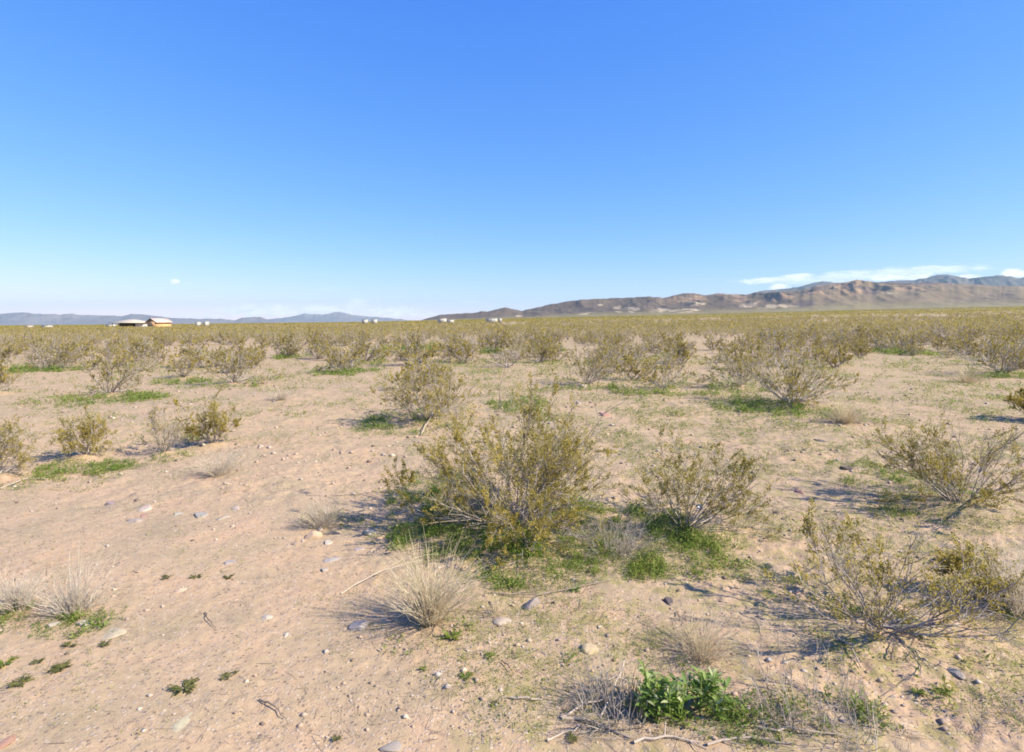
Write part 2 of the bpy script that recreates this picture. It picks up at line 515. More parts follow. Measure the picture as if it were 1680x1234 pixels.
GROUP_B = 'creosote bushes on the desert flat'
for i, (b, (x, y)) in enumerate(zip(BUSHES, PLACED)):
    h = (b[1] - b[2]) / F0 * y * 1.08
    r = (b[4] - b[3]) / 2 / F0 * y * 1.1
    if i in (11, 12, 13, 14): r *= 0.8
    if i == 0: h *= 1.14
    lean = (((b[3] + b[4]) / 2 - b[0]) / F0 * y * 0.9, 0.1 * r)
    px = y / 550.0                                  # metres a render pixel covers there
    ls = max(0.019, 1.35 * px)
    sp = {0: dict(dead_low=26, n_ter=5, flat=0.95), 1: dict(dead_low=6), 3: dict(dead_low=7), 4: dict(dead_low=12)}.get(i, {})
    if y > 13:
        ln = 24 * (0.017 / ls) ** 1.1
        sp['leaf_n'] = ln; sp.setdefault('n_ter', 3)
    br, fo = bush_meshes(h, r, 100 + i, stems=b[6] * (1.0 if y < 9 else 1.1), leaf=b[5], leafsize=ls, thick=max(1.0, px / 0.022), grey=b[7], lean=lean, **sp)
    place_bush(br, fo, x, y, b[8], GROUP_B)

# ------------------------------------------------------------------ mid-distance bushes, copies of a few kinds
OPEN = [(490, 607, 70, 17), (600, 612, 40, 12), (780, 565, 16, 28), (775, 548, 9, 14), (930, 570, 32, 9), (945, 585, 30, 12), (1185, 564, 75, 9), (1480, 600, 110, 16), (1560, 640, 160, 40),
        (60, 622, 90, 12), (880, 615, 60, 18), (730, 606, 60, 10), (190, 565, 30, 6), (290, 585, 40, 9), (1440, 640, 140, 40), (430, 640, 60, 20)]


def is_open(px, py):
    return any(((px - a) / c) ** 2 + ((py - b) / d) ** 2 < 1 for a, b, c, d in OPEN)


cand = []
cell = 2.0
occ = {}
for (x, y) in PLACED:
    occ.setdefault((int(x // cell), int(y // cell)), []).append((x, y))


def free(x, y, dmin):
    cx, cy = int(x // cell), int(y // cell)
    for i in range(-2, 3):
        for j in range(-2, 3):
            for (u, v) in occ.get((cx + i, cy + j), ()):
                if (u - x) ** 2 + (v - y) ** 2 < dmin * dmin: return False
    return True


rs = random.Random(11)
tries = 0
while tries < 40000:
    tries += 1
    y = math.sqrt(rs.uniform(19.0 ** 2, 150.0 ** 2)); t = rs.uniform(-1.2, 1.2); x = t * y
    px = W0 / 2 + F0 * t
    z = float(terrain(x, y)) if y < 75 else 0.0
    py = proj(x, y, z)[1]
    if y < 75:
        if is_open(px, py): continue
        if py > 608 and rs.random() < 0.9: continue
        if vnoise(x / 7, y / 7, 77) < 0.33: continue
    if not free(x, y, 2.35 if y < 45 else 2.2 if y < 75 else 2.0): continue
    occ.setdefault((int(x // cell), int(y // cell)), []).append((x, y))
    cand.append((x, y))
cand.sort(key=lambda p: p[1])
in_view = [p for p in cand if abs(p[0] / p[1]) < 0.95]
near = in_view[:262]
near_set = set(near)
rest = [p for p in cand if p not in near_set]

KINDS = []
for k in range(9):
    y_ref = 34.0
    ls = 1.25 * y_ref / 550
    hh = [1.45, 1.3, 1.6, 1.2, 1.5, 1.35, 1.1, 1.55, 1.25][k]; rr = [1.15, 0.95, 1.2, 1.1, 0.9, 1.3, 0.9, 1.05, 1.0][k]
    KINDS.append(bush_meshes(hh, rr, 300 + k, stems=[1.0, .8, 1.1, 1.0, .8, 1.2, .8, 1.0, 0.9][k], leaf=[1.2, 0.9, 1.1, .35, 1.4, .9, 1.3, .5, 1.1][k], leafsize=ls, thick=2.2, grey=[.3, .4, .5, .9, .2, .7, .2, .8, .4][k], n_ter=3, leaf_n=26 * (0.017 / ls) ** 1.15))
ZONES = [(-9, 190, 'left of the pale roofed barn'), (190, 430, 'below the barn and tan house'), (430, 690, 'below the faint far mountains'),
         (690, 900, 'below the white trailers in the middle'), (900, 1120, 'below the dark hills'), (1120, 1400, 'below the cream outcrops of the hills'), (1400, 9999, 'below the brown slope at right')]
for i, (x, y) in enumerate(near):
    k = rs.randrange(9)
    px = W0 / 2 + F0 * x / y
    zone = next(w for a, b_, w in ZONES if a <= px < b_) if px > -9 else ZONES[0][2]
    dist = 'nearer' if y < 38 else 'far'
    lab = f'{"small olive" if y >= 38 else "olive"} creosote bush {"farther off" if y >= 38 else "nearer by"} {zone}'
    s = rs.uniform(0.6, 1.18)
    e = place_bush(KINDS[k][0], KINDS[k][1], x, y, lab, 'creosote bushes ' + dist + ' ' + zone, rs.uniform(0, 6.28), (s * rs.uniform(.9, 1.15), s * rs.uniform(.9, 1.15), s * rs.uniform(0.9, 1.1)))

# ------------------------------------------------------------------ far scrub: one object
def far_scrub():
    rng = np.random.default_rng(5)
    pts = [np.array(rest)]
    def ring(y0, y1, dens, tmin=-1.2, tmax=1.2):
        n = int((y1 ** 2 - y0 ** 2) / 2 * (tmax - tmin) * dens)
        y = np.sqrt(rng.uniform(y0 ** 2, y1 ** 2, n)); x = rng.uniform(tmin, tmax, n) * y
        keep = vnoise(x / 14, y / 14, 78) > 0.40
        return np.stack([x, y], 1)[keep]
    pts.append(ring(150, 330, 0.075)); pts.append(ring(330, 800, 0.022)); pts.append(ring(800, 2200, 0.0045, -0.1, 1.2)); pts.append(ring(800, 1500, 0.003, -1.2, -0.1))
    Pn = np.concatenate(pts); y = Pn[:, 1]
    z = terrain(Pn[:, 0], y)
    mb = MB()
    for lo, hi, nl, ls, rad, hgt, ns in ((0, 95, 130, 0.12, 1.15, 1.4, 12), (95, 160, 60, 0.19, 1.15, 1.45, 7), (160, 330, 26, 0.30, 1.25, 1.5, 4), (330, 800, 16, 0.5, 1.8, 1.55, 0), (800, 9999, 14, 1.0, 3.0, 1.7, 0)):
        sel = (y >= lo) & (y < hi)
        n = int(sel.sum())
        if not n: continue
        sc = rng.uniform(0.7, 1.2, n)
        base = np.stack([Pn[sel, 0], y[sel], z[sel]], 1)
        az = rng.uniform(0, 2 * math.pi, (n, nl)); q = np.sqrt(rng.uniform(0, 1, (n, nl)))
        hz = rng.uniform(0.25, 1.0, (n, nl)) * (1 - 0.4 * q * q)
        rr = q * (0.45 + 0.55 * hz)
        P = base[:, None, :] + np.stack([np.cos(az) * rr * rad, np.sin(az) * rr * rad, hz * hgt], 2) * sc[:, None, None]
        P = P.reshape(-1, 3)
        tb = np.repeat(np.clip(rng.normal(0.45, 0.2, n), 0, 1), nl)
        LV, LQ = leaf_quads(P, ls * rng.uniform(0.6, 1.3, len(P)), rng, aspect=0.75)
        mb.add(LV, LQ, 0, np.repeat(np.clip(tb + rng.normal(0, 0.2, len(P)), 0, 1), 4))
        if ns:
            az = rng.uniform(0, 2 * math.pi, (n, ns)); q = np.sqrt(rng.uniform(0, 1, (n, ns)))
            E = base[:, None, :] + np.stack([np.cos(az) * q * rad * 0.8, np.sin(az) * q * rad * 0.8, np.full_like(q, hgt * 0.75)], 2) * sc[:, None, None]
            A = np.repeat(base[:, None, :], ns, 1).reshape(-1, 3); E = E.reshape(-1, 3)
            th = np.full(len(A), ls * 0.16)
            V, Q = prisms(A, E, th, th * 0.6)
            mb.add(V, Q, 1, np.full(len(V), 0.5))
    return mb.mesh('distant_scrub', [M_LEAF, M_BARK])


o = link('distant_scrub', far_scrub())
tag(o, 'continuous olive creosote scrub covering the far plain up to the hills', 'scrub', kind='stuff')

# ------------------------------------------------------------------ dry grass clumps and dead shrubs
def clump_mesh(name, h, r, seed, n, mat, spread=0.9, lean=(0, 0), rad=0.0017, curl=0.5, twiggy=0, base_r=0.25, tmean=0.5):
    rng = np.random.default_rng(seed)
    az = rng.uniform(0, 2 * math.pi, n); q = np.sqrt(rng.uniform(0, 1, n))
    p0 = np.stack([np.cos(az) * q * r * base_r, np.sin(az) * q * r * base_r, np.full(n, -0.01)], 1)
    lop = 0.85 + 0.75 * fbm(np.cos(az) * 1.3 + seed, np.sin(az) * 1.3, 2, seed)
    tip_h = h * rng.uniform(0.4, 1.02, n) * (1 - 0.35 * q * q) * np.clip(lop, 0.65, 1.1)
    ex = np.stack([np.cos(az) * q * r * spread + lean[0], np.sin(az) * q * r * spread + lean[1], tip_h], 1) + rng.normal(size=(n, 3)) * np.array([0.12 * r, 0.12 * r, 0.02])
    S = 4; pts = []
    side = rng.normal(size=(n, 3)) * 0.06 * h
    for k in range(S + 1):
        f = k / S
        p = p0 + (ex - p0) * np.array([[f ** 1.25, f ** 1.25, f ** (1 - 0.35 * curl)]]) + side * math.sin(math.pi * f)
        pts.append(p)
    rr = rng.uniform(0.6, 1.4, n) * rad
    mb = MB(); tt = np.clip(rng.normal(tmean, 0.22, n), 0, 1)
    for k in range(S):
        V, Q = prisms(pts[k], pts[k + 1], rr * (1 - 0.8 * k / S), rr * (1 - 0.8 * (k + 1) / S))
        mb.add(V, Q, 0, np.repeat(tt, 6))
    for j in range(twiggy):
        sel = rng.integers(0, n, n); k = rng.integers(1, S + 1)
        a = pts[k][sel]; d = unit(pts[k][sel] - pts[k - 1][sel]) + rng.normal(size=(n, 3)) * 0.5
        b_ = a + unit(d) * h * rng.uniform(0.08, 0.25, n)[:, None]
        b_[:, 2] = np.maximum(b_[:, 2], 0.005)
        V, Q = prisms(a, b_, rr[sel] * 0.6, rr[sel] * 0.25)
        mb.add(V, Q, 0, np.repeat(tt[sel], 6))
    return mb.mesh(name, [mat])


def px_hr(b):
    x, y, z = gp(b[0], b[1])
    return x, y, z, (b[1] - b[2]) / F0 * y, (b[4] - b[3]) / 2 / F0 * y, (((b[3] + b[4]) / 2 - b[0]) / F0 * y)


GC = 'dry pale clumps'
CLUMPS = [
    ('dry_grass_clump', 120, 1005, 913, 68, 178, 210, M_PALE, dict(twiggy=1, rad=0.0024, tmean=0.7), 'larger bleached dry clump at the left, green weeds and white stones at its foot', 'grass clump'),
    ('dry_grass_clump', 28, 998, 912, -25, 80, 200, M_PALE, dict(twiggy=1, rad=0.0024, tmean=0.7), 'bleached dry clump cut by the left edge, beside a larger one', 'grass clump'),
    ('dry_grass_clump', 705, 1018, 898, 632, 795, 360, M_STRAW, dict(twiggy=0, base_r=0.16, rad=0.0028, tmean=0.72, spread=0.95), 'tan dry grass clump fanning upright in front of the largest bush', 'grass clump'),
    ('dry_grass_clump', 527, 864, 818, 488, 562, 260, M_PALE, dict(twiggy=2), 'small pale dry tuft above the tan round stone', 'grass clump'),
    ('dry_shrub', 360, 778, 742, 320, 402, 260, M_PALE, dict(twiggy=3, tmean=0.6), 'low silver grey dry shrub lying on the sandy track', 'shrub'),
    ('dry_grass_clump', 1150, 1074, 985, 1080, 1245, 230, M_STRAW, dict(twiggy=1, base_r=0.2, tmean=0.5, rad=0.0018), 'loose tan dry clump above the leafy green plant', 'grass clump'),
    ('dry_grass_clump', 1672, 1006, 862, 1606, 1740, 260, M_PALE, dict(twiggy=1, base_r=0.2, tmean=0.7), 'tall pale dry tussock at the right edge', 'grass clump'),
    ('dry_grass_clump', 1385, 694, 655, 1350, 1420, 260, M_STRAW, dict(twiggy=1, rad=0.004), 'tan dry tuft at the foot of the grey twiggy bush', 'grass clump'),
    ('dry_grass_clump', 460, 657, 637, 443, 478, 160, M_PALE, dict(twiggy=1, rad=0.005), 'tiny pale dry tuft alone on the sandy track', 'grass clump'),
    ('dry_grass_clump', 1582, 627, 598, 1555, 1615, 200, M_STRAW, dict(twiggy=1, rad=0.005), 'round tan tuft in front of the dark based bush at right', 'grass clump'),
    ('dead_shrub', 1005, 1165, 1078, 925, 1065, 110, M_GREY, dict(twiggy=3, rad=0.0028, base_r=0.6), 'grey dead shrub left of the leafy green plant', 'shrub'),
    ('dead_shrub', 1345, 1185, 1078, 1235, 1420, 85, M_GREY, dict(twiggy=3, rad=0.0028, base_r=0.8), 'grey brown dead shrub right of the low green weeds at bottom', 'shrub'),
    ('dry_stalk_tuft', 812, 1010, 955, 790, 840, 40, M_STRAW, dict(twiggy=1), 'few thin dry stems right of the tan grass clump', 'dry stems'),
    ('dry_grass_clump', 1255, 1056, 1035, 1180, 1330, 170, M_PALE, dict(twiggy=1, base_r=0.6), 'flattened pale straw lying beside the loose tan clump', 'grass clump'),
    ('dry_shrub', 1010, 905, 850, 960, 1075, 150, M_GREY, dict(twiggy=3, base_r=0.5, rad=0.0024), 'grey tangle of dead stems at the right side of the largest bush', 'shrub'),
]
for i, (nm, bx, by, ty, x0, x1, n, mat, kw, lab, cat) in enumerate(CLUMPS):
    x, y, z, h, r, ln = px_hr((bx, by, ty, x0, x1)); h *= 1.32; r *= 1.4
    kw = dict(kw); kw.setdefault('rad', 0.0017 if y < 7 else 0.0024)
    o = link(nm, clump_mesh(nm, h, r, 500 + i, n, mat, lean=(ln, 0), **kw), None, (x, y, z))
    tag(o, lab, cat, GC)

# ------------------------------------------------------------------ rocks
def rock_mesh(seed):
    import bmesh
    rng = np.random.default_rng(seed)
    bm = bmesh.new(); bmesh.ops.create_icosphere(bm, subdivisions=4, radius=1.0)
    V = np.array([v.co[:] for v in bm.verts])
    np_ = 9 if seed else 14; pl = unit(rng.normal(size=(np_, 3))); dd = rng.uniform(0.36, 0.8, np_) if seed else rng.uniform(0.75, 0.95, np_)
    s = np.ones(len(V))
    for p, d in zip(pl, dd):
        c = V @ p
        s = np.minimum(s, np.where(c > 1e-3, d / np.maximum(c, 1e-3), 9))
    V = V * s[:, None]
    V = V * (1 + 0.05 * fbm(V[:, 0] * 2.5 + V[:, 2] * 1.7, V[:, 1] * 2.5 - V[:, 2], 3, seed))[:, None]
    for v, c in zip(bm.verts, V): v.co = c
    me = bpy.data.meshes.new('rock'); bm.to_mesh(me); bm.free()
    me.polygons.foreach_set('use_smooth', np.ones(len(me.polygons), bool))
    me.materials.append(M_ROCK)
    return me


ROCKS_M = [rock_mesh(s) for s in range(9)]
TAN = (0.46, 0.34, 0.22); GRY = (0.30, 0.262, 0.235); WHT = (0.42, 0.36, 0.29); DRK = (0.09, 0.07, 0.065); RED = (0.34, 0.19, 0.14); PNK = (0.40, 0.31, 0.25); PUR = (0.23, 0.185, 0.175); CRM = (0.44, 0.355, 0.25)
ROCKS = [  # px, py, half width px, height/width, colour, label
    (514, 880, 13, 0.85, TAN, 'rounded tan stone just below the small pale tuft'),
    (605, 874, 16, 0.55, GRY, 'grey brown stone right of the rounded tan stone, dark on its left side'),
    (547, 919, 14, 0.35, GRY, 'flat grey stone below the rounded tan stone'),
    (533, 936, 8, 0.55, WHT, 'small white stone just below the flat grey stone'),
    (590, 902, 9, 0.5, WHT, 'pale stone below the grey brown stone beside the largest bush'),
    (528, 868, 7, 0.7, WHT, 'white pebble touching the top of the rounded tan stone'),
    (872, 992, 17, 0.75, PUR, 'purple grey angular stone beside a fallen twig, right of the tan grass clump'),
    (825, 1021, 15, 0.4, PNK, 'pinkish white flat stone below the thin dry stems'),
    (1096, 986, 13, 0.8, DRK, 'nearly black stone above the loose tan clump'),
    (967, 1065, 15, 0.65, TAN, 'tan stone with a dark left side, left of the loose tan clump'),
    (243, 836, 14, 0.55, WHT, 'white stone at the left end of the stone row on the track'),
    (221, 854, 13, 0.5, GRY, 'pale grey stone just below the white stone of the row'),
    (236, 847, 6, 0.6, RED, 'little brick red stone between white and grey stones of the row'),
    (328, 846, 13, 0.5, GRY, 'blue grey stone in the middle of the stone row'),
    (290, 845, 9, 0.45, GRY, 'small grey stone between the white and the blue grey stones of the row'),
    (366, 850, 11, 0.4, GRY, 'flat grey stone at the right end of the stone row'),
    (388, 836, 8, 0.6, WHT, 'small white stone beyond the right end of the row'),
    (180, 826, 10, 0.65, PUR, 'dark grey stone alone left of the stone row'),
    (437, 1014, 9, 0.6, WHT, 'white stone alone on the smooth sand'),
    (590, 1029, 19, 0.5, GRY, 'wedge shaped grey brown stone left of the tan grass clump'),
    (298, 969, 9, 0.6, CRM, 'cream pebble in the middle of the left sand'),
    (88, 1027, 10, 0.75, WHT, 'white stone among green weeds under the left dry clumps'),
    (137, 1024, 11, 0.7, WHT, 'whitish stone at the weed edge below the larger bleached clump'),
    (188, 1036, 22, 0.15, CRM, 'flat pale slab half buried right of the bleached clumps'),
    (305, 1182, 24, 0.14, CRM, 'cream slab half buried in the sand near the bottom'),
    (12, 1217, 15, 0.3, RED, 'reddish stone half buried in the bottom left corner'),
    (725, 1102, 6, 0.6, WHT, 'tiny white stone below the tan grass clump'),
    (993, 682, 8, 0.75, RED, 'dark red stone on open soil beyond the largest bush'),
    (950, 662, 6, 0.9, WHT, 'white stone right of the bush in the middle ground'),
    (1310, 808, 11, 0.5, RED, 'dull red stone in the streaky shadow of the full ochre bush'),
    (1390, 770, 12, 0.5, DRK, 'dark stone at the tip of the streaky shadow'),
    (1343, 724, 9, 0.5, DRK, 'dark flat stone above the streaky shadow'),
    (1320, 738, 6, 0.6, PUR, 'small dark stone left of the dark flat stone'),
    (1570, 1105, 13, 0.45, GRY, 'grey stone alone on the soil at lower right'),
    (640, 1228, 18, 0.35, GRY, 'grey stone cut by the bottom edge'),
    (375, 923, 12, 0.35, GRY, 'flat grey stone in the middle of the open sand'),
    (1275, 842, 7, 0.6, DRK, 'small dark stone left of the bare limbs tip'),
    (960, 636, 9, 0.7, WHT, 'light stone at the foot of the pale twiggy bush'),
    (468, 1042, 6, 0.6, WHT, 'small pale stone below the lone white stone'),
    (610, 893, 7, 0.6, PNK, 'pinkish pebble under the grey brown stone'),
    (538, 890, 8, 0.6, WHT, 'off-white pebble right of the rounded tan stone'),
    (485, 892, 6, 0.6, PUR, 'purplish pebble left of the rounded tan stone'),
]
first = {}
for i, (px, py, hw, asp, col, lab) in enumerate(ROCKS):
    x, y, z = gp(px, py)
    s = hw / F0 * y * 0.98
    o = link('stone', ROCKS_M[i % 9], None, (x, y, z - s * asp * 0.18), rs.uniform(0, 6.28), (s * 1.25, s * rs.uniform(0.9, 1.25), s * asp * 1.2))
    o.color = (*[c * rs.uniform(0.92, 1.08) for c in col], 1)
    tag(o, lab, 'stone', 'stones on the sand')

# gravel: nobody could count it
def gravel():
    rng = np.random.default_rng(9)
    n = 52000
    y = 3.0 * np.exp(rng.uniform(0, 1, n) ** 0.9 * math.log(26 / 3.0)); x = rng.uniform(-1.05, 1.05, n) * y
    clus = fbm(x / 1.6, y / 1.6, 3, 91)
    keep = rng.uniform(0, 1, n) < smooth(-0.45, 0.5, clus + 0.05)
    x, y = x[keep], y[keep]; n = len(x)
    z = terrain(x, y, True)
    s = np.minimum(0.0036 * rng.pareto(1.9, n) + 0.0034, 0.04) * np.clip(y / 7, 0.8, 2.0)
    a = np.array([[1, 1, 1], [-1, 1, -.6], [-1, -1, 1], [1, -1, -.6], [0, 0, 1.3], [0.2, 0.1, -1.2]], float)
    octa = np.array([[1, 0, 0], [-1, 0, 0], [0, 1, 0], [0, -1, 0], [0, 0, 1], [0, 0, -1]], float)
    jit = rng.uniform(0.65, 1.25, (n, 6, 1))
    ang = rng.uniform(0, 6.28, n); ca, sa = np.cos(ang), np.sin(ang)
    P = octa[None] * jit + rng.normal(0, 0.15, (n, 6, 3))
    Px = P[..., 0] * ca[:, None] - P[..., 1] * sa[:, None]; Py = P[..., 0] * sa[:, None] + P[..., 1] * ca[:, None]
    P = np.stack([Px, Py * rng.uniform(0.6, 1, (n, 1)), P[..., 2] * rng.uniform(0.4, 0.75, (n, 1))], 2) * s[:, None, None]
    P += np.stack([x, y, z + s * 0.15], 1)[:, None, :]
    tri = np.array([[0, 2, 4], [2, 1, 4], [1, 3, 4], [3, 0, 4], [2, 0, 5], [1, 2, 5], [3, 1, 5], [0, 3, 5]])
    T = ((np.arange(n) * 6)[:, None, None] + tri[None]).reshape(-1, 3)
    return mesh_np('gravel', P.reshape(-1, 3), None, T, mats=[M_GRAVEL], tint=np.repeat(np.clip(rng.normal(0.42, 0.2, n), 0, 0.86), 6))


o = link('gravel', gravel()); tag(o, 'loose small gravel strewn over the sandy ground', 'gravel', kind='stuff')

# ------------------------------------------------------------------ green weeds: one object
PATCH = [  # px, py, rx, ry, density 0..1, yellow 0..1
    (720, 832, 62, 42, .9, 0), (700, 800, 40, 22, .6, .1), (870, 915, 130, 36, 1.1, .1), (800, 890, 80, 30, .7, .1), (1010, 885, 110, 44, 1.05, .15), (1125, 900, 90, 38, .8, .2), (1090, 860, 70, 28, .7, .1), (850, 664, 42, 14, .8, .1), (900, 700, 80, 30, .35, .4),
    (640, 690, 46, 22, .7, .1), (700, 705, 60, 14, .5, .3), (150, 768, 70, 15, .8, .1), (40, 792, 50, 14, .85, .15), (190, 656, 62, 13, .8, .1), (110, 658, 60, 6, .4, .3), (285, 751, 30, 8, .8, .1), (1240, 668, 66, 11, .85, .1),
    (1345, 682, 70, 13, .75, .2), (1090, 644, 80, 7, .75, .2), (960, 637, 46, 5, .7, .2), (1205, 638, 56, 7, .7, .1), (45, 1012, 66, 22, .9, .1), (132, 1016, 46, 24, .85, .1), (690, 1030, 80, 34, .3, .3), (1082, 1070, 32, 24, .7, .2),
    (1142, 1097, 32, 13, .7, .2), (1290, 1182, 125, 32, .9, .1), (1205, 1205, 45, 18, .8, .15), (1110, 1168, 70, 20, .9, .1), (1500, 800, 70, 36, .55, .2), (1480, 840, 60, 16, .4, .4), (1290, 960, 55, 34, .55, .3), (1400, 1022, 70, 42, .55, .2), (1640, 988, 50, 30, .8, .2),
    (1570, 850, 110, 18, .5, .4), (1540, 1165, 90, 26, .25, .5), (300, 626, 44, 6, .7, .1), (80, 608, 48, 6, .75, .1), (562, 612, 46, 6, .8, .1), (670, 576, 46, 7, .7, .1), (590, 596, 40, 5, .6, .2), (886, 575, 34, 4, .8, .1), (815, 580, 30, 4, .6, .1),
    (1650, 618, 70, 6, .8, .1), (1480, 580, 50, 5, .7, .2), (370, 634, 50, 6, .5, .2), (1220, 760, 60, 20, .25, .4), (1250, 700, 80, 16, .25, .4), (1170, 720, 80, 16, .22, .4), (1040, 700, 60, 16, .2, .4), (1000, 720, 40, 12, .2, .3),
    (540, 858, 40, 10, .4, .3), (600, 860, 40, 10, .4, .3), (1600, 1080, 90, 40, .2, .6), (1480, 1120, 90, 40, .2, .6), (1390, 1085, 40, 20, .25, .5), (1440, 690, 40, 8, .5, .3), (640, 1050, 50, 30, .12, .3), (1010, 1110, 60, 50, .2, .4), (920, 1180, 60, 24, .2, .5),
    (345, 715, 30, 12, .5, .5), (500, 725, 25, 5, .4, .4), (490, 680, 22, 4, .4, .3), (1100, 680, 20, 5, .6, .1), (1180, 650, 60, 7, .4, .2), (150, 795, 90, 14, .2, .5), (440, 625, 60, 6, .3, .3),
    (690, 870, 60, 24, .5, .2), (620, 870, 40, 14, .35, .2), (940, 850, 60, 26, .6, .15), (760, 860, 70, 26, .6, .15), (1200, 880, 60, 20, .5, .3), (470, 588, 30, 3, .6, .1), (1100, 588, 40, 4, .5, .2), (235, 600, 40, 5, .5, .2),
]


def weeds():
    rng = np.random.default_rng(21)
    mb = MB()
    def tufts(x, y, size, tint, nl=7):
        n = len(x)
        if not n: return
        z = terrain(x, y, True)
        base = np.repeat(np.stack([x, y, z], 1), nl, 0)
        sz = np.repeat(size, nl)
        base[:, :2] += rng.normal(0, 0.55, (len(base), 2)) * sz[:, None]
        base[:, 2] += np.abs(rng.normal(0, 0.9, len(base))) * sz
        d = rng.normal(size=(len(base), 3)); d[:, 2] = np.abs(d[:, 2]) * 0.55 + 0.1
        V, Q = leaf_quads(base, sz * rng.uniform(0.5, 1.2, len(base)), rng, dirs=unit(d), aspect=0.32)
        tt = np.clip(np.repeat(tint, nl) + rng.normal(0, 0.16, len(base)), 0, 1)
        mb.add(V, Q, 0, np.repeat(tt, 4))
    for (px, py, rx, ry, dens, yel) in PATCH:
        if py < 800: rx *= 0.8; ry *= 0.72
        cx, cy, _ = gp(px, py)
        RX = rx / F0 * cy
        y1 = gp(px, py - ry)[1]; y0 = gp(px, py + ry)[1]
        RY = max((y1 - y0) / 2, 0.1); cy = (y0 + y1) / 2
        s0 = max(0.026, cy * 0.0034)
        area = math.pi * RX * RY
        n = min(int(area * dens * 2.0 / (s0 * s0)), 20000)
        a = rng.uniform(0, 6.28, n); q = np.sqrt(rng.uniform(0, 1, n))
        x = cx + np.cos(a) * q * RX * 1.5; y = cy + np.sin(a) * q * RY * 1.45
        nz = fbm(x / (0.30 + 0.02 * cy), y / (0.30 + 0.02 * cy), 3, 33)
        n2 = fbm(x / (0.13 + 0.012 * cy), y / (0.13 + 0.012 * cy), 2, 37)
        keep = (0.9 * nz + 0.7 * n2 + (dens - 0.5) * 1.0 - np.maximum(q - 0.1, 0) * 0.62) > rng.uniform(-0.55, 0.36, n)
        x, y = x[keep], y[keep]
        tufts(x, y, np.full(len(x), s0) * rng.uniform(0.5, 1.2, len(x)) * (0.75 + 0.9 * smooth(0, 0.5, n2[keep])), np.clip(0.22 + 0.7 * yel + 0.35 * n2[keep] - 0.2 * nz[keep] + 0.15 * q[keep], 0, 1))
    # sparse tiny seedlings over the soil
    n = 130000
    y = 3.0 * np.exp(rng.uniform(0, 1, n) * math.log(34 / 3.0)); x = rng.uniform(-1.05, 1.05, n) * y
    w = weedy(x, y)
    nz = fbm(x / 0.8, y / 0.8, 3, 34)
    keep = rng.uniform(0, 1, n) < w * smooth(-0.15, 0.45, nz + 0.02)
    x, y = x[keep], y[keep]
    s = np.maximum(0.013, y * 0.0028) * rng.uniform(0.6, 1.6, len(x))
    tufts(x, y, s, np.clip(rng.normal(0.62, 0.2, len(x)), 0, 1), 5)
    return mb.mesh('low_weeds', [M_WEED])


def weedy(x, y):
    """how much small growth the soil carries: more to the right of and around the largest bush, little on the sandy track"""
    t = x / np.maximum(y, 0.5)
    right = smooth(-0.3, 0.1, t) * 0.9
    band = smooth(9, 13, y) * 0.4
    return np.clip(right + band + 0.14, 0, 1)


o = link('low_weeds', weeds()); tag(o, 'low green weeds and seedlings on the soil under and around the bushes', 'weeds', kind='stuff')

def litter():
    rng = np.random.default_rng(55)
    n = 90000
    y = 3.0 * np.exp(rng.uniform(0, 1, n) * math.log(18 / 3.0)); x = rng.uniform(-1.0, 1.05, n) * y
    w = 0.10 + 0.5 * weedy(x, y)
    for bx, by in PLACED[:16]:
        w = w + 0.7 * np.exp(-((x - bx) ** 2 + (y - by) ** 2) / 1.3)
    for b in CLUMPS:
        cx, cy, _ = gp(b[1], b[2]); w = w + 0.6 * np.exp(-((x - cx) ** 2 + (y - cy) ** 2) / 0.12)
    for px_, py_, rx_, ry_, k_ in ((1050, 1208, 140, 22, 4.0), (1260, 1218, 170, 18, 5.0), (980, 1165, 80, 30, 1.0), (1330, 1165, 110, 40, 1.0), (1250, 1060, 110, 18, .9), (1000, 900, 90, 50, .9)):
        cx, cy, _ = gp(px_, py_); y1 = gp(px_, py_ - ry_)[1]; w = w + k_ * np.exp(-((x - cx) / (rx_ / F0 * cy)) ** 2 - ((y - cy) / (y1 - cy)) ** 2)
    nz = fbm(x / 0.6, y / 0.6, 3, 36)
    pale = w > 1.0
    keep = rng.uniform(0, 1, n) < w * smooth(-0.2, 0.5, nz) * 0.8
    x, y, pale = x[keep], y[keep], pale[keep]; n = len(x)
    L = np.clip(rng.lognormal(-3.1, 0.6, n), 0.015, 0.2); L = np.where(pale, L * 1.5, L); a = np.where(pale & (rng.uniform(0, 1, n) < 0.6), rng.normal(0, 0.45, n), rng.uniform(0, 6.28, n))
    x2 = x + np.cos(a) * L; y2 = y + np.sin(a) * L
    A = np.stack([x, y, terrain(x, y, True) + 0.003 + rng.uniform(0, 0.006, n)], 1); B = np.stack([x2, y2, terrain(x2, y2, True) + 0.003 + np.abs(rng.normal(0, 0.008, n))], 1)
    r = rng.uniform(0.0008, 0.0022, n) * np.clip(y / 5, 0.8, 2.5)
    V, Q = prisms(A, B, r, r * 0.6)
    tt = rng.uniform(0, 1, n); pl = pale & (rng.uniform(0, 1, n) < 0.6)
    mb = MB()
    for m_, sel in ((0, ~pl), (1, pl)):
        V, Q = prisms(A[sel], B[sel], r[sel], r[sel] * 0.6); mb.add(V, Q, m_, np.repeat(tt[sel], 6))
    return mb.mesh('plant_litter', [M_WOOD, M_PALE])


o = link('plant_litter', litter()); tag(o, 'fine broken twigs and straw littering the soil among the bushes', 'plant litter', kind='stuff')

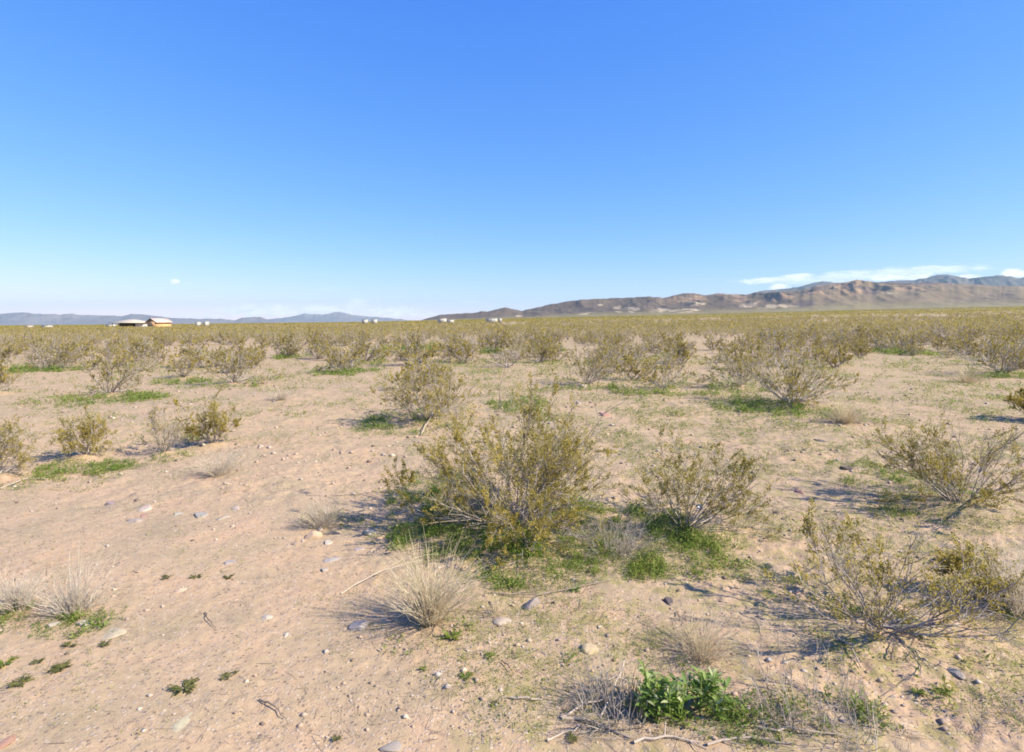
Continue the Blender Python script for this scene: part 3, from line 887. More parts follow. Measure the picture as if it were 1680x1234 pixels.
# ------------------------------------------------------------------ leafy plants and rosettes
def leaf_blades(mb, base, direc, L, width, rng, mat=0, droop=0.5, tint=None):
    """broad pointed leaves of four bent segments"""
    n = len(base); S = 4
    d = unit(direc); side = unit(np.cross(d, np.array([[0, 0, 1.0]]) + 0.25 * rng.normal(size=(n, 3))))
    prof = [0.25, 0.85, 1.0, 0.7, 0.04]
    rows = []
    for k in range(S + 1):
        f = k / S
        c = base + d * (L * f)[:, None] + np.array([[0, 0, -1.0]]) * (droop * L * f * f)[:, None]
        c[:, 2] = np.maximum(c[:, 2], base[:, 2] - 0.0 * L)
        wv = side * (width * prof[k] * 0.5)[:, None]
        rows += [c - wv, c + np.array([[0, 0, -0.12]]) * width[:, None], c + wv]
    V = np.stack(rows, 1)
    m = 3 * (S + 1); Q = []
    b0 = (np.arange(n) * m)[:, None]
    for k in range(S):
        for j in range(2):
            a = 3 * k + j
            Q.append(b0 + np.array([[a, a + 1, a + 4, a + 3]]))
    Q = np.stack(Q, 1).reshape(-1, 4)
    t = rng.uniform(0, 1, n) if tint is None else tint
    mb.add(V.reshape(-1, 3), Q, mat, np.repeat(t, m))


def leafy_plant():
    rng = np.random.default_rng(77)
    x, y, z = gp(1115, 1172)
    e = link('leafy_plant', None, None, (x, y, z)); tag(e, 'bright green broad leaved plant standing among grey dead stems at the bottom', 'plant')
    lv, sm = MB(), MB()
    for i in range(34):
        bx = rng.uniform(-0.26, 0.26); by = rng.uniform(-0.09, 0.12); h = rng.uniform(0.12, 0.30)
        tip = np.array([bx + rng.normal(0, 0.04), by + rng.normal(0, 0.03), h])
        V, Q = prisms(np.array([[bx, by, -0.01]]), tip[None], np.array([0.005]), np.array([0.003])); sm.add(V, Q, 0, np.full(len(V), 0.4))
        n = 14
        f = rng.uniform(0.25, 1, n)
        base = np.array([bx, by, 0.0]) + (tip - np.array([bx, by, 0.0])) * f[:, None]
        az = rng.uniform(0, 6.28, n)
        d = np.stack([np.cos(az), np.sin(az), rng.uniform(0.4, 1.6, n)], 1)
        leaf_blades(lv, base, d, rng.uniform(0.06, 0.13, n), rng.uniform(0.014, 0.027, n), rng, droop=0.35)
    link('leaf', lv.mesh('leaf', [M_BROAD], smooth_shade=True), e).name = 'leaves'
    link('stems', sm.mesh('stems', [M_BROAD]), e)


leafy_plant()


def rosette(px, py, wpx, seed, mat, lab, up=0.25, n=26):
    rng = np.random.default_rng(seed); n = int(n * rng.uniform(0.45, 1.1))
    x, y, z = gp(px, py); r = wpx / 2 / F0 * y
    mb = MB(); az = rng.uniform(0, 6.28, n)
    d = np.stack([np.cos(az), np.sin(az), rng.uniform(0.05, up + 0.2, n)], 1)
    base = np.stack([np.cos(az) * r * 0.1, np.sin(az) * r * 0.1, np.full(n, 0.006)], 1)
    L = r * rng.uniform(0.5, 1.05, n)
    leaf_blades(mb, base, d, L, L * 0.24, rng, droop=0.15)
    # side lobes
    f = rng.uniform(0.3, 0.9, n * 3); k = np.repeat(np.arange(n), 3)
    sd = np.cross(d[k], np.array([[0, 0, 1.0]])) * rng.choice([-1, 1], n * 3)[:, None] + d[k] * 0.6
    leaf_blades(mb, base[k] + unit(d[k]) * (L[k] * f)[:, None], sd, L[k] * 0.3, L[k] * 0.12, rng, droop=0.1)
    o = link('rosette_weed', mb.mesh('rosette_weed', [mat]), None, (x, y, z + 0.004), rng.uniform(0, 6))
    tag(o, lab, 'weed', 'single weeds on the open sand')


rosette(301, 1130, 50, 1, M_DULL, 'largest dull green rosette weed alone on the smooth sand')
rosette(370, 1112, 26, 2, M_DULL, 'small green rosette up and right of the largest rosette')
rosette(386, 1106, 14, 12, M_DULL, 'tiny rosette touching the right side of the small green one')
rosette(112, 1062, 30, 3, M_DULL, 'green weed below the white stones of the left clumps')
rosette(34, 1122, 36, 4, M_DULL, 'brownish green weed left of the sand, near the left edge')
rosette(98, 1098, 38, 5, M_DULL, 'spreading thin weed between the left edge and the largest rosette')
rosette(8, 1090, 40, 6, M_WEED, 'green weed cut by the left edge')
rosette(62, 1088, 22, 13, M_DULL, 'little dull weed beside the weed at the left edge')
rosette(742, 1048, 40, 7, M_WEED, 'spiky green weed below the tan grass clump', 0.9)
rosette(803, 1078, 24, 8, M_WEED, 'small bright weed right of the spiky green one', 0.7)
rosette(695, 1100, 18, 9, M_WEED, 'small weed left of the tiny white stone', 0.5)
rosette(765, 1112, 28, 10, M_WEED, 'yellow green flat weed right of the tiny white stone', 0.4)
rosette(812, 1157, 22, 11, M_DULL, 'round dull weed in the middle of the lower sand')
rosette(943, 968, 26, 14, M_BROAD, 'blue green seedling on bare soil below the largest bush', 0.6)
rosette(1505, 1137, 26, 15, M_WEED, 'yellow green weed below the grey stone at lower right', 0.6)
rosette(1545, 1135, 34, 16, M_WEED, 'flat green weed below the thin spreading bush', 0.4)
rosette(552, 1214, 20, 17, M_DULL, 'small weed near the bottom edge left of the middle')
rosette(322, 948, 24, 18, M_DULL, 'thin weed on the sand above the cream pebble')
rosette(375, 948, 22, 19, M_DULL, 'brown green weed below the flat grey stone on the open sand')
rosette(273, 948, 20, 20, M_DULL, 'brown weed left of the thin weed on the open sand')
rosette(172, 1058, 22, 21, M_DULL, 'small weed below the flat pale slab')
rosette(940, 1215, 26, 22, M_DULL, 'reddish green weed at the bottom edge')

# ------------------------------------------------------------------ fallen sticks
def stick(pts_px, r, seed, lab, mat=M_WOOD, lift=0.012, tint=0.4, forks=0, nm='stick'):
    rng = np.random.default_rng(seed)
    P = []
    for px, py, dz in pts_px:
        x, y, z = gp(px, py); P.append(np.array([x, y, float(terrain(x, y, True)) + lift + dz]))
    P = np.array(P); o0 = P[0].copy()
    Q_ = [P[0]]
    for a, b in zip(P[:-1], P[1:]):
        for f in (0.33, 0.66, 1.0):
            Q_.append(a + (b - a) * f + rng.normal(size=3) * np.array([0.01, 0.01, 0.003]) * (f < 1))
    Q_ = np.array(Q_) - o0
    rr = np.linspace(r, r * 0.45, len(Q_))
    mb = MB(); V, Q = prisms(Q_[:-1], Q_[1:], rr[:-1], rr[1:], 6); mb.add(V, Q, 0, np.full(len(V), tint))
    for k in range(forks):
        i = rng.integers(1, len(Q_) - 1)
        d = unit(Q_[i] - Q_[i - 1]) + rng.normal(size=3) * np.array([.6, .6, .15])
        e = Q_[i] + unit(d) * np.linalg.norm(Q_[-1] - Q_[0]) * rng.uniform(0.15, 0.35); e[2] = max(e[2], Q_[i][2] - 0.01)
        V, Q = prisms(Q_[i][None], e[None], np.array([r * 0.5]), np.array([r * 0.25]), 5); mb.add(V, Q, 0, np.full(len(V), tint))
    o = link(nm, mb.mesh(nm, [mat]), None, tuple(o0)); tag(o, lab, 'stick', 'fallen sticks and twigs')


stick([(336, 1006, 0), (342, 1020, .01), (354, 1032, 0)], 0.005, 1, 'short dark curved twig on the smooth sand', tint=0.1)
stick([(426, 1150, 0), (452, 1166, .015), (468, 1180, 0)], 0.006, 2, 'brown straight stick below the largest rosette', tint=0.25)
stick([(805, 974, 0), (880, 980, .02), (1000, 955, 0)], 0.006, 3, 'long bent twig lying in front of the largest bush', tint=0.35, forks=3)
stick([(690, 1036, 0), (697, 1020, .02), (702, 1005, .05)], 0.006, 4, 'dark stem root sticking out under the tan grass clump', tint=0.15)
stick([(920, 1180, 0), (965, 1160, .02), (1010, 1155, .03)], 0.010, 5, 'pale grey branch at the left of the grey dead shrub, upper of a forked pair', tint=0.7)
stick([(922, 1181, 0), (975, 1190, .01), (1035, 1215, 0)], 0.011, 6, 'thick grey branch at the left of the grey dead shrub, lower of a forked pair', tint=0.55)
stick([(986, 1178, 0), (1006, 1150, .05), (1024, 1112, .12)], 0.007, 7, 'pale thin stick leaning up through the grey dead shrub', tint=0.9)
stick([(970, 1128, .05), (1010, 1128, .07), (1050, 1138, .03)], 0.006, 8, 'pale stick lying level across the grey dead shrub', tint=0.85)
stick([(898, 1218, 0), (935, 1203, .01), (960, 1196, 0)], 0.005, 9, 'pale thin stick on the sand below the forked branches', tint=0.85)
stick([(838, 1146, 0), (865, 1149, .01), (890, 1150, 0)], 0.006, 10, 'bleached short stick on the sand left of the grey dead shrub', tint=0.95)
stick([(1040, 1222, 0), (1090, 1214, .01), (1150, 1222, 0)], 0.009, 11, 'pale weathered branch along the bottom below the leafy plant', tint=0.8, forks=3)
stick([(1160, 1225, 0), (1230, 1215, .01), (1300, 1226, 0)], 0.009, 12, 'weathered branch along the bottom below the low green weeds', tint=0.7, forks=3)
stick([(1240, 1195, 0), (1320, 1208, .02), (1400, 1215, 0)], 0.008, 13, 'grey branch at the foot of the grey brown dead shrub', tint=0.6, forks=3)
stick([(1376, 1050, 0), (1400, 1065, .02), (1412, 1096, 0)], 0.011, 14, 'twisted pale piece of wood left of the dark gnarled stems', tint=0.75)
stick([(1462, 1084, 0), (1470, 1060, .02), (1462, 1045, 0.03)], 0.006, 15, 'dark root curving below the thin spreading bush', tint=0.05)
stick([(560, 975, 0), (620, 950, .05), (690, 935, 0.08)], 0.005, 16, 'long pale stalk reaching left from the tan grass clump', mat=M_STRAW, tint=0.8)
stick([(612, 948, 0), (660, 935, .08), (720, 930, 0.12)], 0.005, 17, 'second pale stalk lying over the tan grass clump', mat=M_STRAW, tint=0.6)
stick([(1110, 1005, 0), (1118, 1018, .01), (1122, 1030, 0)], 0.005, 18, 'short dark twig left of the loose tan clump', tint=0.1)
stick([(822, 1086, 0), (832, 1094, .01), (840, 1104, 0)], 0.005, 19, 'short dark twig on soil right of the small bright weed', tint=0.1)
stick([(1295, 925, 0), (1330, 940, .02), (1362, 920, 0.03)], 0.005, 20, 'thin dark twig under the bare reaching limbs', tint=0.15)
stick([(545, 815, 0), (600, 812, .02), (650, 830, 0)], 0.005, 21, 'thin grey twig in the shadow left of the largest bush', tint=0.3, forks=2)
stick([(0, 803, 0), (40, 790, .02), (78, 788, 0.02)], 0.012, 22, 'pale dead branch over green weeds at the left edge', tint=0.8, forks=2)
stick([(690, 715, 0), (702, 700, .08), (715, 682, .2)], 0.014, 23, 'pale bare limb leaning on the tangled round bush', tint=0.9)

# pale scrap caught in the open bush
def scrap():
    rng = np.random.default_rng(3)
    x, y, z = gp(1152, 872)
    n = 9
    gx, gy = np.meshgrid(np.linspace(-1, 1, n), np.linspace(-1, 1, n))
    V = np.stack([gx * 0.04, gy * 0.028, 0.02 * fbm(gx * 2, gy * 2, 2, 5) + 0.02 * np.sin(gx * 5 + gy * 3)], 2).reshape(-1, 3)
    i = np.arange(n * n).reshape(n, n)
    Q = np.stack([i[:-1, :-1], i[:-1, 1:], i[1:, 1:], i[1:, :-1]], 2).reshape(-1, 4)
    bot = V - np.array([0, 0, 0.004])
    V2 = np.concatenate([V, bot]); Q2 = np.concatenate([Q, Q[:, ::-1] + n * n])
    o = link('litter_scrap', mesh_np('litter_scrap', V2, Q2, mats=[plain_mat('pale_plastic', (0.5, 0.53, 0.6), 0.4)], smooth_shade=True), None, (x, y + 0.1, z + 0.26))
    o.rotation_euler = (0.9, 0.2, 0.3)
    tag(o, 'crumpled bluish white scrap caught in the open airy bush', 'litter')


scrap()

# ------------------------------------------------------------------ ground sheet
def ground():
    th = np.concatenate([np.arange(-58, 58.01, 0.14), np.arange(62, 300, 4.0)])
    th = np.radians(th)
    r1 = 0.6 * np.exp(np.arange(0, math.log(70 / 0.6), 0.0046))
    r2 = 70 * np.exp(np.arange(0.02, math.log(26000 / 70), 0.025))
    r = np.concatenate([r1, r2])
    RR, TT = np.meshgrid(r, th, indexing='ij')
    X = RR * np.sin(TT); Y = RR * np.cos(TT)
    Z = terrain(X, Y, True)
    V = np.stack([X, Y, Z], 2).reshape(-1, 3)
    nr, nt = len(r), len(th)
    i = np.arange(nr * nt).reshape(nr, nt)
    j = np.concatenate([i[:, 1:], i[:, :1]], 1)
    Q = np.stack([i[:-1], i[1:], j[1:], j[:-1]], 2).reshape(-1, 4)[:, ::-1]
    V = np.concatenate([V, np.array([[0, 0, float(terrain(0., 0.))]])])
    T = np.stack([np.full(nt, nr * nt), i[0], j[0]], 1)[:, ::-1]
    tint = np.append(weedy(X, Y).ravel(), 0)
    me = mesh_np('ground', V, Q, T, mats=[ground_mat()], tint=tint, smooth_shade=True)
    d = np.append(RR.ravel(), 0)
    at = me.attributes.new('scrub', 'FLOAT', 'POINT'); at.data.foreach_set('value', (smooth(250, 900, d) * 0.92).astype(np.float32))
    return me


o = link('ground', ground()); tag(o, 'pale sandy desert ground with a smoother track running up its left side', kind='structure')

# ------------------------------------------------------------------ hills and mountains
def slope_at(px, py):
    d = ray(px, py); return d[0] / d[1], d[2] / d[1]


def range_mesh(name, sil, Y0, Yr, Y1, seed, nscale, colour, ridge_w, amp=0.55, step=0.0016):
    ts, es = zip(*[slope_at(*p) for p in sil])
    t = np.arange(min(ts), max(ts), step)
    e = np.interp(t, ts, es)
    e = e + 0.0010 * fbm(t * 110, t * 0 + seed, 3, seed)
    v = np.concatenate([np.linspace(0, 1, 90), np.linspace(1, 1.7, 30)[1:]])
    Yv = np.where(v <= 1, Y0 + (Yr - Y0) * v, Yr + (Y1 - Yr) * (v - 1) / 0.7)
    TT, YY = np.meshgrid(t, Yv, indexing='ij'); VV = np.repeat(v[None], len(t), 0)
    XX = TT * YY
    rn = ridged(XX / ridge_w, YY / (ridge_w * 1.5), 5, seed)
    big = fbm(XX / (ridge_w * 2.5), YY / (ridge_w * 2.5), 2, seed + 9)
    shape = np.where(VV <= 1, smooth(-0.15, 1.0, VV + 0.22 * big * np.sin(np.pi * np.clip(VV, 0, 1))) ** 1.35, 1 - 0.75 * (VV - 1))
    env = 0.10 + 0.90 * (1 - smooth(0.55, 1.0, VV)) * smooth(0.0, 0.25, VV)
    hgt = shape * (1 + amp * env * (1.6 * rn - 0.8))
    base = np.interp(np.arange(1), [0], [0]) + terrain(XX, YY) * 1.0 - 3.0
    # per column scaling so that the skyline stands where it does in the photograph
    ang = hgt / YY
    k0 = ang.max(1)
    ker = np.hanning(9); ker /= ker.sum()
    top = (e * Yr) + CAM_Z
    bz = terrain(t * Yr, np.full_like(t, Yr)) - 3.0
    rel = np.maximum(top - bz, 1.0)
    mx = (hgt * (Yr / YY)).max(1)
    ker = np.hanning(91); ker /= ker.sum()
    mx = np.convolve(np.pad(mx, 45, 'edge'), ker, 'valid')
    ZZ = base + hgt / mx[:, None] * rel[:, None] * np.where(VV <= 1, 1, 1)
    for _ in range(3):
        app = (ZZ - CAM_Z) / YY; short = (e - app.max(1)) * Yr; short = np.convolve(np.pad(short, 3, 'edge'), np.hanning(9)[1:-1] / np.hanning(9).sum(), 'valid')
        fr = np.clip((ZZ - base) / np.maximum((ZZ - base).max(1), 1)[:, None], 0, 1)
        ZZ = ZZ + short[:, None] * fr ** 1.4
    V = np.stack([XX, YY, ZZ], 2).reshape(-1, 3)
    nt, nv = len(t), len(v)
    i = np.arange(nt * nv).reshape(nt, nv)
    Q = np.stack([i[:-1, :-1], i[1:, :-1], i[1:, 1:], i[:-1, 1:]], 2).reshape(-1, 4)
    px = W0 / 2 + F0 * TT
    frac = (ZZ - base) / rel[:, None]
    col = colour(px, frac, rn, XX, YY)
    col = np.concatenate([col, np.ones(col.shape[:-1] + (1,))], -1).reshape(-1, 4)
    return mesh_np(name, V, Q, mats=[hill_mat(name + '_rock', nscale)], smooth_shade=True, col=col)


def lerp(a, b, f):
    return np.asarray(a) * (1 - f[..., None]) + np.asarray(b) * f[..., None]


def col_front(px, fr, rn, X, Y):
    dark = np.array([0.105, 0.080, 0.060]); tan = np.array([0.175, 0.132, 0.082]); cream = np.array([0.62, 0.50, 0.33]); rust = np.array([0.33, 0.215, 0.13]); olive = np.array([0.22, 0.185, 0.085])
    n = fbm(X / 260, Y / 300, 4, 201); n2 = fbm(X / 120, Y / 140, 4, 211)
    c = lerp(dark, tan, np.clip(smooth(1180, 1380, px) * 0.85 + 0.35 * smooth(0.0, 0.5, n), 0, 1))
    c = lerp(c, olive, smooth(0.30, 0.05, fr) * 0.75)
    c = lerp(c, rust, smooth(0.12, 0.4, n2 + 0.15 * fr) * 0.6 * smooth(1050, 1150, px) * (1 - 0.6 * smooth(1450, 1560, px)) * smooth(0.35, 0.6, fr))
    for cx, cf, wx, wf in ((1030, .33, 34, .20), (1082, .28, 26, .16), (1275, .25, 40, .13), (1228, .35, 16, .15), (1140, .45, 24, .15), (925, .25, 12, .10), (960, .16, 18, .08), (986, .6, 9, .06), (850, .25, 10, .12), (1110, .18, 40, .06), (1130, .12, 20, .08), (1450, .5, 18, .06)):
        q = ((px - cx) / wx) ** 2 + ((fr - cf) / wf) ** 2
        m = smooth(0.55, 0.0, q + 1.3 * fbm(X / 45, Y / 90, 3, 221))
        c = lerp(c, cream, m * 0.45)
    for cx, cf, wx, wf in ((1330, .78, 22, .16), (1318, .30, 24, .14), (1424, .55, 16, .1), (1410, .66, 26, .06), (1490, .93, 70, .08)):
        q = ((px - cx) / wx) ** 2 + ((fr - cf) / wf) ** 2
        c = lerp(c, np.array([0.10, 0.075, 0.07]), smooth(1.1, 0.3, q + 0.9 * n2) * 0.8)
    return c


def col_back(px, fr, rn, X, Y):
    n = fbm(X / 500, Y / 700, 4, 301)
    return lerp(np.array([0.085, 0.08, 0.075]), np.array([0.13, 0.11, 0.09]), smooth(-0.2, 0.4, n))


def col_far(px, fr, rn, X, Y):
    n = fbm(X / 900, Y / 1500, 4, 401)
    return lerp(np.array([0.16, 0.145, 0.14]), np.array([0.21, 0.185, 0.165]), smooth(-0.2, 0.4, n))


SIL1 = [(684, 527), (700, 523), (720, 517), (740, 515.5), (780, 513), (790, 510.5), (800, 511), (828, 504.5), (845, 508), (858, 510), (870, 507), (900, 500), (930, 494.5), (960, 491), (985, 490), (1010, 489), (1040, 488.5), (1065, 486.5), (1090, 489), (1105, 485), (1120, 481), (1140, 481), (1160, 484.5), (1175, 481.5), (1200, 482.5), (1225, 484), (1240, 479.5), (1255, 481), (1270, 478.5), (1290, 479), (1300, 477.5), (1330, 473), (1340, 469), (1365, 466), (1390, 463), (1405, 459), (1420, 461), (1440, 463.5), (1500, 464.5), (1540, 464), (1580, 466), (1620, 468), (1680, 470), (1760, 468), (1900, 474), (2100, 490)]
SIL2 = [(1180, 500), (1225, 486), (1250, 477), (1280, 474), (1310, 471), (1330, 465), (1350, 462), (1380, 464), (1400, 466), (1440, 463.5), (1470, 460.5), (1500, 459), (1520, 456), (1535, 451.5), (1555, 450), (1570, 453), (1590, 457.5), (1610, 454), (1640, 451.5), (1660, 454), (1670, 456.5), (1684, 454), (1720, 450), (1800, 456), (1950, 465), (2100, 490)]
SIL3 = [(-420, 530), (-300, 520), (-150, 516), (-20, 516), (0, 515.5), (20, 513.5), (40, 513), (60, 515), (75, 515.5), (100, 516), (118, 514.5), (130, 517), (160, 517.5), (200, 519), (215, 515), (225, 515), (245, 517.5), (280, 521.5), (300, 522.5), (330, 523.5), (360, 523), (385, 525.5), (400, 521), (420, 520), (428, 520), (438, 524), (470, 527), (500, 529)]
SIL4 = [(330, 530), (380, 527), (440, 524), (460, 522), (480, 519), (500, 514.5), (510, 515), (530, 516.5), (545, 513), (555, 512), (570, 514), (580, 517), (600, 519), (615, 520), (640, 522), (680, 526), (720, 529)]
for sil, Y0, Yr, Y1, sd, ns, colf, rw, am, lab in (
    (SIL1, 3200, 4600, 6000, 61, 0.012, col_front, 340, 0.55, 'dark brown and tan desert hills with cream outcrops at right'),
    (SIL2, 8200, 9800, 11500, 62, 0.006, col_back, 700, 0.6, 'blue grey mountains rising behind the hills at right'),
    (SIL3, 11500, 13500, 15500, 63, 0.004, col_far, 900, 0.5, 'hazy blue mountain range along the left horizon'),
    (SIL4, 17500, 20000, 22000, 64, 0.003, col_far, 1800, 0.4, 'faint pale blue mountains in the far middle'),
):
    nm = 'hills' if sd == 61 else 'mountains'
    o = link(nm, range_mesh(nm, sil, Y0, Yr, Y1, sd, ns, colf, rw, am)); tag(o, lab, kind='structure')

# ------------------------------------------------------------------ buildings
def box_vq(x0, x1, y0, y1, z0, z1):
    V = np.array([[x0, y0, z0], [x1, y0, z0], [x1, y1, z0], [x0, y1, z0], [x0, y0, z1], [x1, y0, z1], [x1, y1, z1], [x0, y1, z1]], float)
    Q = np.array([[3, 2, 1, 0], [4, 5, 6, 7], [0, 1, 5, 4], [1, 2, 6, 5], [2, 3, 7, 6], [3, 0, 4, 7]])
    return V, Q


def part(nm, boxes, mat, parent, tint=None):
    mb = MB()
    for b in boxes:
        V, Q = box_vq(*b); mb.add(V, Q)
    return link(nm, mb.mesh(nm, [mat]), parent)


def gable(nm, x0, x1, y0, y1, ze, zr, th, mat, parent, along='y'):
    """two thick roof slopes; ridge along y (gable faces the camera) or along x"""
    if along == 'y':
        xm = (x0 + x1) / 2
        prof = [(x0, ze), (xm, zr), (x1, ze), (x1, ze - th), (xm, zr - th), (x0, ze - th)]
        V = np.array([[x, yy, z] for yy in (y0, y1) for x, z in prof], float)
    else:
        ym = (y0 + y1) / 2
        prof = [(y0, ze), (ym, zr), (y1, ze), (y1, ze - th), (ym, zr - th), (y0, ze - th)]
        V = np.array([[xx, y, z] for xx in (x0, x1) for y, z in prof], float)
    Q = np.array([[i, (i + 1) % 6, 6 + (i + 1) % 6, 6 + i] for i in range(6)] + [[0, 1, 4, 5], [1, 2, 3, 4], [6, 11, 10, 7], [7, 10, 9, 8]])
    return link(nm, mesh_np(nm, V, Q, mats=[mat]), parent)


M_ROOF = plain_mat('pale_metal_roof', (0.43, 0.375, 0.30), 0.7, 0.06, 0.6)
M_DARK = plain_mat('dark_brown_wood', (0.10, 0.065, 0.045), 0.8)
M_TANW = plain_mat('tan_stucco', (0.66, 0.40, 0.19), 0.85, 0.06)
M_WHITE = plain_mat('off_white_panel', (0.40, 0.385, 0.35), 0.7, 0.04)
M_GLASS = plain_mat('dark_window', (0.06, 0.07, 0.08), 0.2)
M_PLAINROOF = plain_mat('light_tan_roof', (0.55, 0.42, 0.33), 0.7, 0.06)


def at_px(px, Y):
    t = ray(px, 530)[0] / ray(px, 530)[1]
    x = t * Y; return x, Y, float(terrain(x, Y))


# open barn with a pale low roof
x, y, z = at_px(216, 300); x2, _, _ = at_px(190, 300); x3, _, _ = at_px(243, 300)
hw = (x3 - x2) / 2
e = link('barn', None, None, (x, y, z), math.radians(8)); tag(e, 'long open sided barn with a broad pale roof and dark inside, beside the tan house', 'barn')
hv = np.array([[-hw, -6, 3.3], [hw, -6, 3.3], [hw, 6, 3.3], [-hw, 6, 3.3], [-hw * .12, -.6, 5.0], [hw * .22, -.6, 5.0], [hw * .22, .6, 5.0], [-hw * .12, .6, 5.0]])
hv = np.concatenate([hv, hv[:4] - np.array([0, 0, .25])])
link('roof', mesh_np('roof', hv, np.array([[0, 1, 5, 4], [1, 2, 6, 5], [2, 3, 7, 6], [3, 0, 4, 7], [4, 5, 6, 7], [11, 10, 9, 8], [8, 9, 1, 0], [9, 10, 2, 1], [10, 11, 3, 2], [11, 8, 0, 3]]), mats=[M_ROOF]), e)
part('wall', [(-hw * .85, hw * .35, 2.5, 4.2, 0, 3.25)], M_DARK, e)
part('end_wall', [(hw * .42, hw * .9, -3.9, 4.2, 0, 3.2)], plain_mat('weathered_pale_wall', (0.5, 0.46, 0.42)), e)
for px_ in (-0.86, -0.5, -0.14, 0.2):
    part('post', [(px_ * hw - .12, px_ * hw + .12, -4.2, -3.95, 0, 3.25)], M_DARK, e)
# tan house
x, y, z = at_px(261, 285); x2, _, _ = at_px(243.5, 285); x3, _, _ = at_px(279, 285); hw = (x3 - x2) / 2
e = link('house', None, None, (x, y, z), math.radians(-32)); e.scale = (1, 1, 1.13); tag(e, 'small orange tan house with a brown edged gable roof, right of the barn', 'house')
wv = np.array([[-hw * .82, 0], [hw * .82, 0], [hw * .82, 3.0], [0, 4.45], [-hw * .82, 3.0]])
V = np.array([[a, yy, b] for yy in (-3.6, 3.6) for a, b in wv]); n5 = 5
Tq = [[0, 1, 2, 4], [5, 9, 7, 6]] + [[i, 5 + i, 5 + (i + 1) % 5, (i + 1) % 5] for i in range(5)]
link('wall', mesh_np('wall', V, np.array(Tq), np.array([[4, 2, 3], [9, 8, 7]]), mats=[M_TANW]), e)
gable('roof', -hw, hw, -4.1, 4.1, 3.05, 4.85, 0.22, M_PLAINROOF, e, 'y')
gable('eave_board', -hw * 1.01, hw * 1.01, -4.2, -4.1, 3.04, 4.83, 0.42, M_DARK, e, 'y')
d_ = part('door', [(-0.2, 0.9, -3.66, -3.58, 0, 2.1)], M_DARK, e)
w_ = part('window', [(-2.6, -1.4, -3.66, -3.58, 1.1, 2.1)], M_GLASS, e)


def trailer(px0, px1, ytop, Y, lab, windows=2, step=None, roof=None):
    xa, _, _ = at_px(px0, Y); xb, _, _ = at_px(px1, Y); xm = (xa + xb) / 2; z = float(terrain(xm, Y))
    t, el = slope_at((px0 + px1) / 2, ytop)
    top = el * Y + CAM_Z - z; hw = (xb - xa) / 2
    top = max(top, 1.7)
    e = link('mobile_home', None, None, (xm, Y, z), 0); tag(e, lab, 'trailer', 'white trailers on the horizon')
    part('body', [(-hw, hw, 0, 3.4, 0.35, top - .15)], M_WHITE, e)
    part('roof', [(-hw - .1, hw + .1, -.1, 3.5, top - .15, top)], M_WHITE if roof is None else roof, e)
    part('skirt', [(-hw + .1, hw - .1, .15, 3.25, 0, .35)], M_DARK, e)
    for k in range(windows):
        c = -hw + 2 * hw * (k + .7) / (windows + .6)
        part('window', [(c - hw * .08, c + hw * .08, -.03, .05, top * .55, top * .55 + .7)], M_GLASS, e)


trailer(797, 816, 522.3, 420, 'largest white trailer, a plain block on the horizon left of the dark hills', 3)
trailer(818, 823, 521.8, 430, 'tiny white box next to the largest white trailer', 0)
trailer(718, 732, 522.2, 430, 'taller white trailer of the pair left of the largest one', 2)
trailer(733, 744, 524.6, 410, 'low white trailer at the right of the taller one', 1)
trailer(594, 602, 524.2, 430, 'small white box at the middle of the horizon, left of a pair', 1)
trailer(609.5, 617.5, 523.8, 430, 'small white box at the middle of the horizon, right of a pair', 1)
trailer(320, 325.5, 528.2, 380, 'lower white hut right of the tan house', 1)
trailer(333.5, 339, 527.4, 380, 'taller white hut right of the tan house', 1)
trailer(67, 79, 533.8, 330, 'low white roofed trailer on the horizon left of the barn', 1)
trailer(40, 47, 534.2, 340, 'faint pinkish low hut near the left end of the horizon', 1, roof=M_PLAINROOF)
trailer(173, 184, 532.3, 340, 'low pale hut just left of the barn', 1)

# ------------------------------------------------------------------ air
def haze():
    me = bpy.data.meshes.new('haze')
    V, Q = box_vq(-27000, 27000, -8000, 26500, -120, 950)
    me.from_pydata(V.tolist(), [], Q.tolist())
    m, nt, out = new_mat('haze_air')
    v = N(nt, 'ShaderNodeVolumePrincipled'); v.inputs['Color'].default_value = (0.58, 0.83, 1.0, 1)
    v.inputs['Density'].default_value = 3.0e-5; v.inputs['Anisotropy'].default_value = 0.1
    nt.links.new(v.outputs[0], out.inputs['Volume'])
    me.materials.append(m)
    return me


o = link('haze', haze()); tag(o, 'thin bluish air over the whole plain', kind='stuff')

# ------------------------------------------------------------------ light and sky
SUN_EL = math.radians(38); SUN_AZ = math.atan2(1.0, -0.38)      # azimuth from +Y towards +X
sd = Vector((math.sin(SUN_AZ) * math.cos(SUN_EL), math.cos(SUN_AZ) * math.cos(SUN_EL), math.sin(SUN_EL)))
L = bpy.data.lights.new('sun', 'SUN'); L.energy = 5.0; L.angle = math.radians(0.53); L.color = (1.0, 0.90, 0.74)
lo = bpy.data.objects.new('sun', L); C.objects.link(lo); lo.rotation_euler = sd.to_track_quat('Z', 'Y').to_euler(); lo.location = sd * 50

w = bpy.data.worlds.new('World'); scene.world = w; w.use_nodes = True
nt = w.node_tree; nt.nodes.clear()
out = nt.nodes.new('ShaderNodeOutputWorld'); bg = nt.nodes.new('ShaderNodeBackground')
sky = nt.nodes.new('ShaderNodeTexSky'); sky.sky_type = 'NISHITA'; sky.sun_disc = False
sky.sun_elevation = SUN_EL; sky.sun_rotation = SUN_AZ; sky.altitude = 900; sky.air_density = 1.0; sky.dust_density = 0.0; sky.ozone_density = 2.2
bg.inputs['Strength'].default_value = 0.13
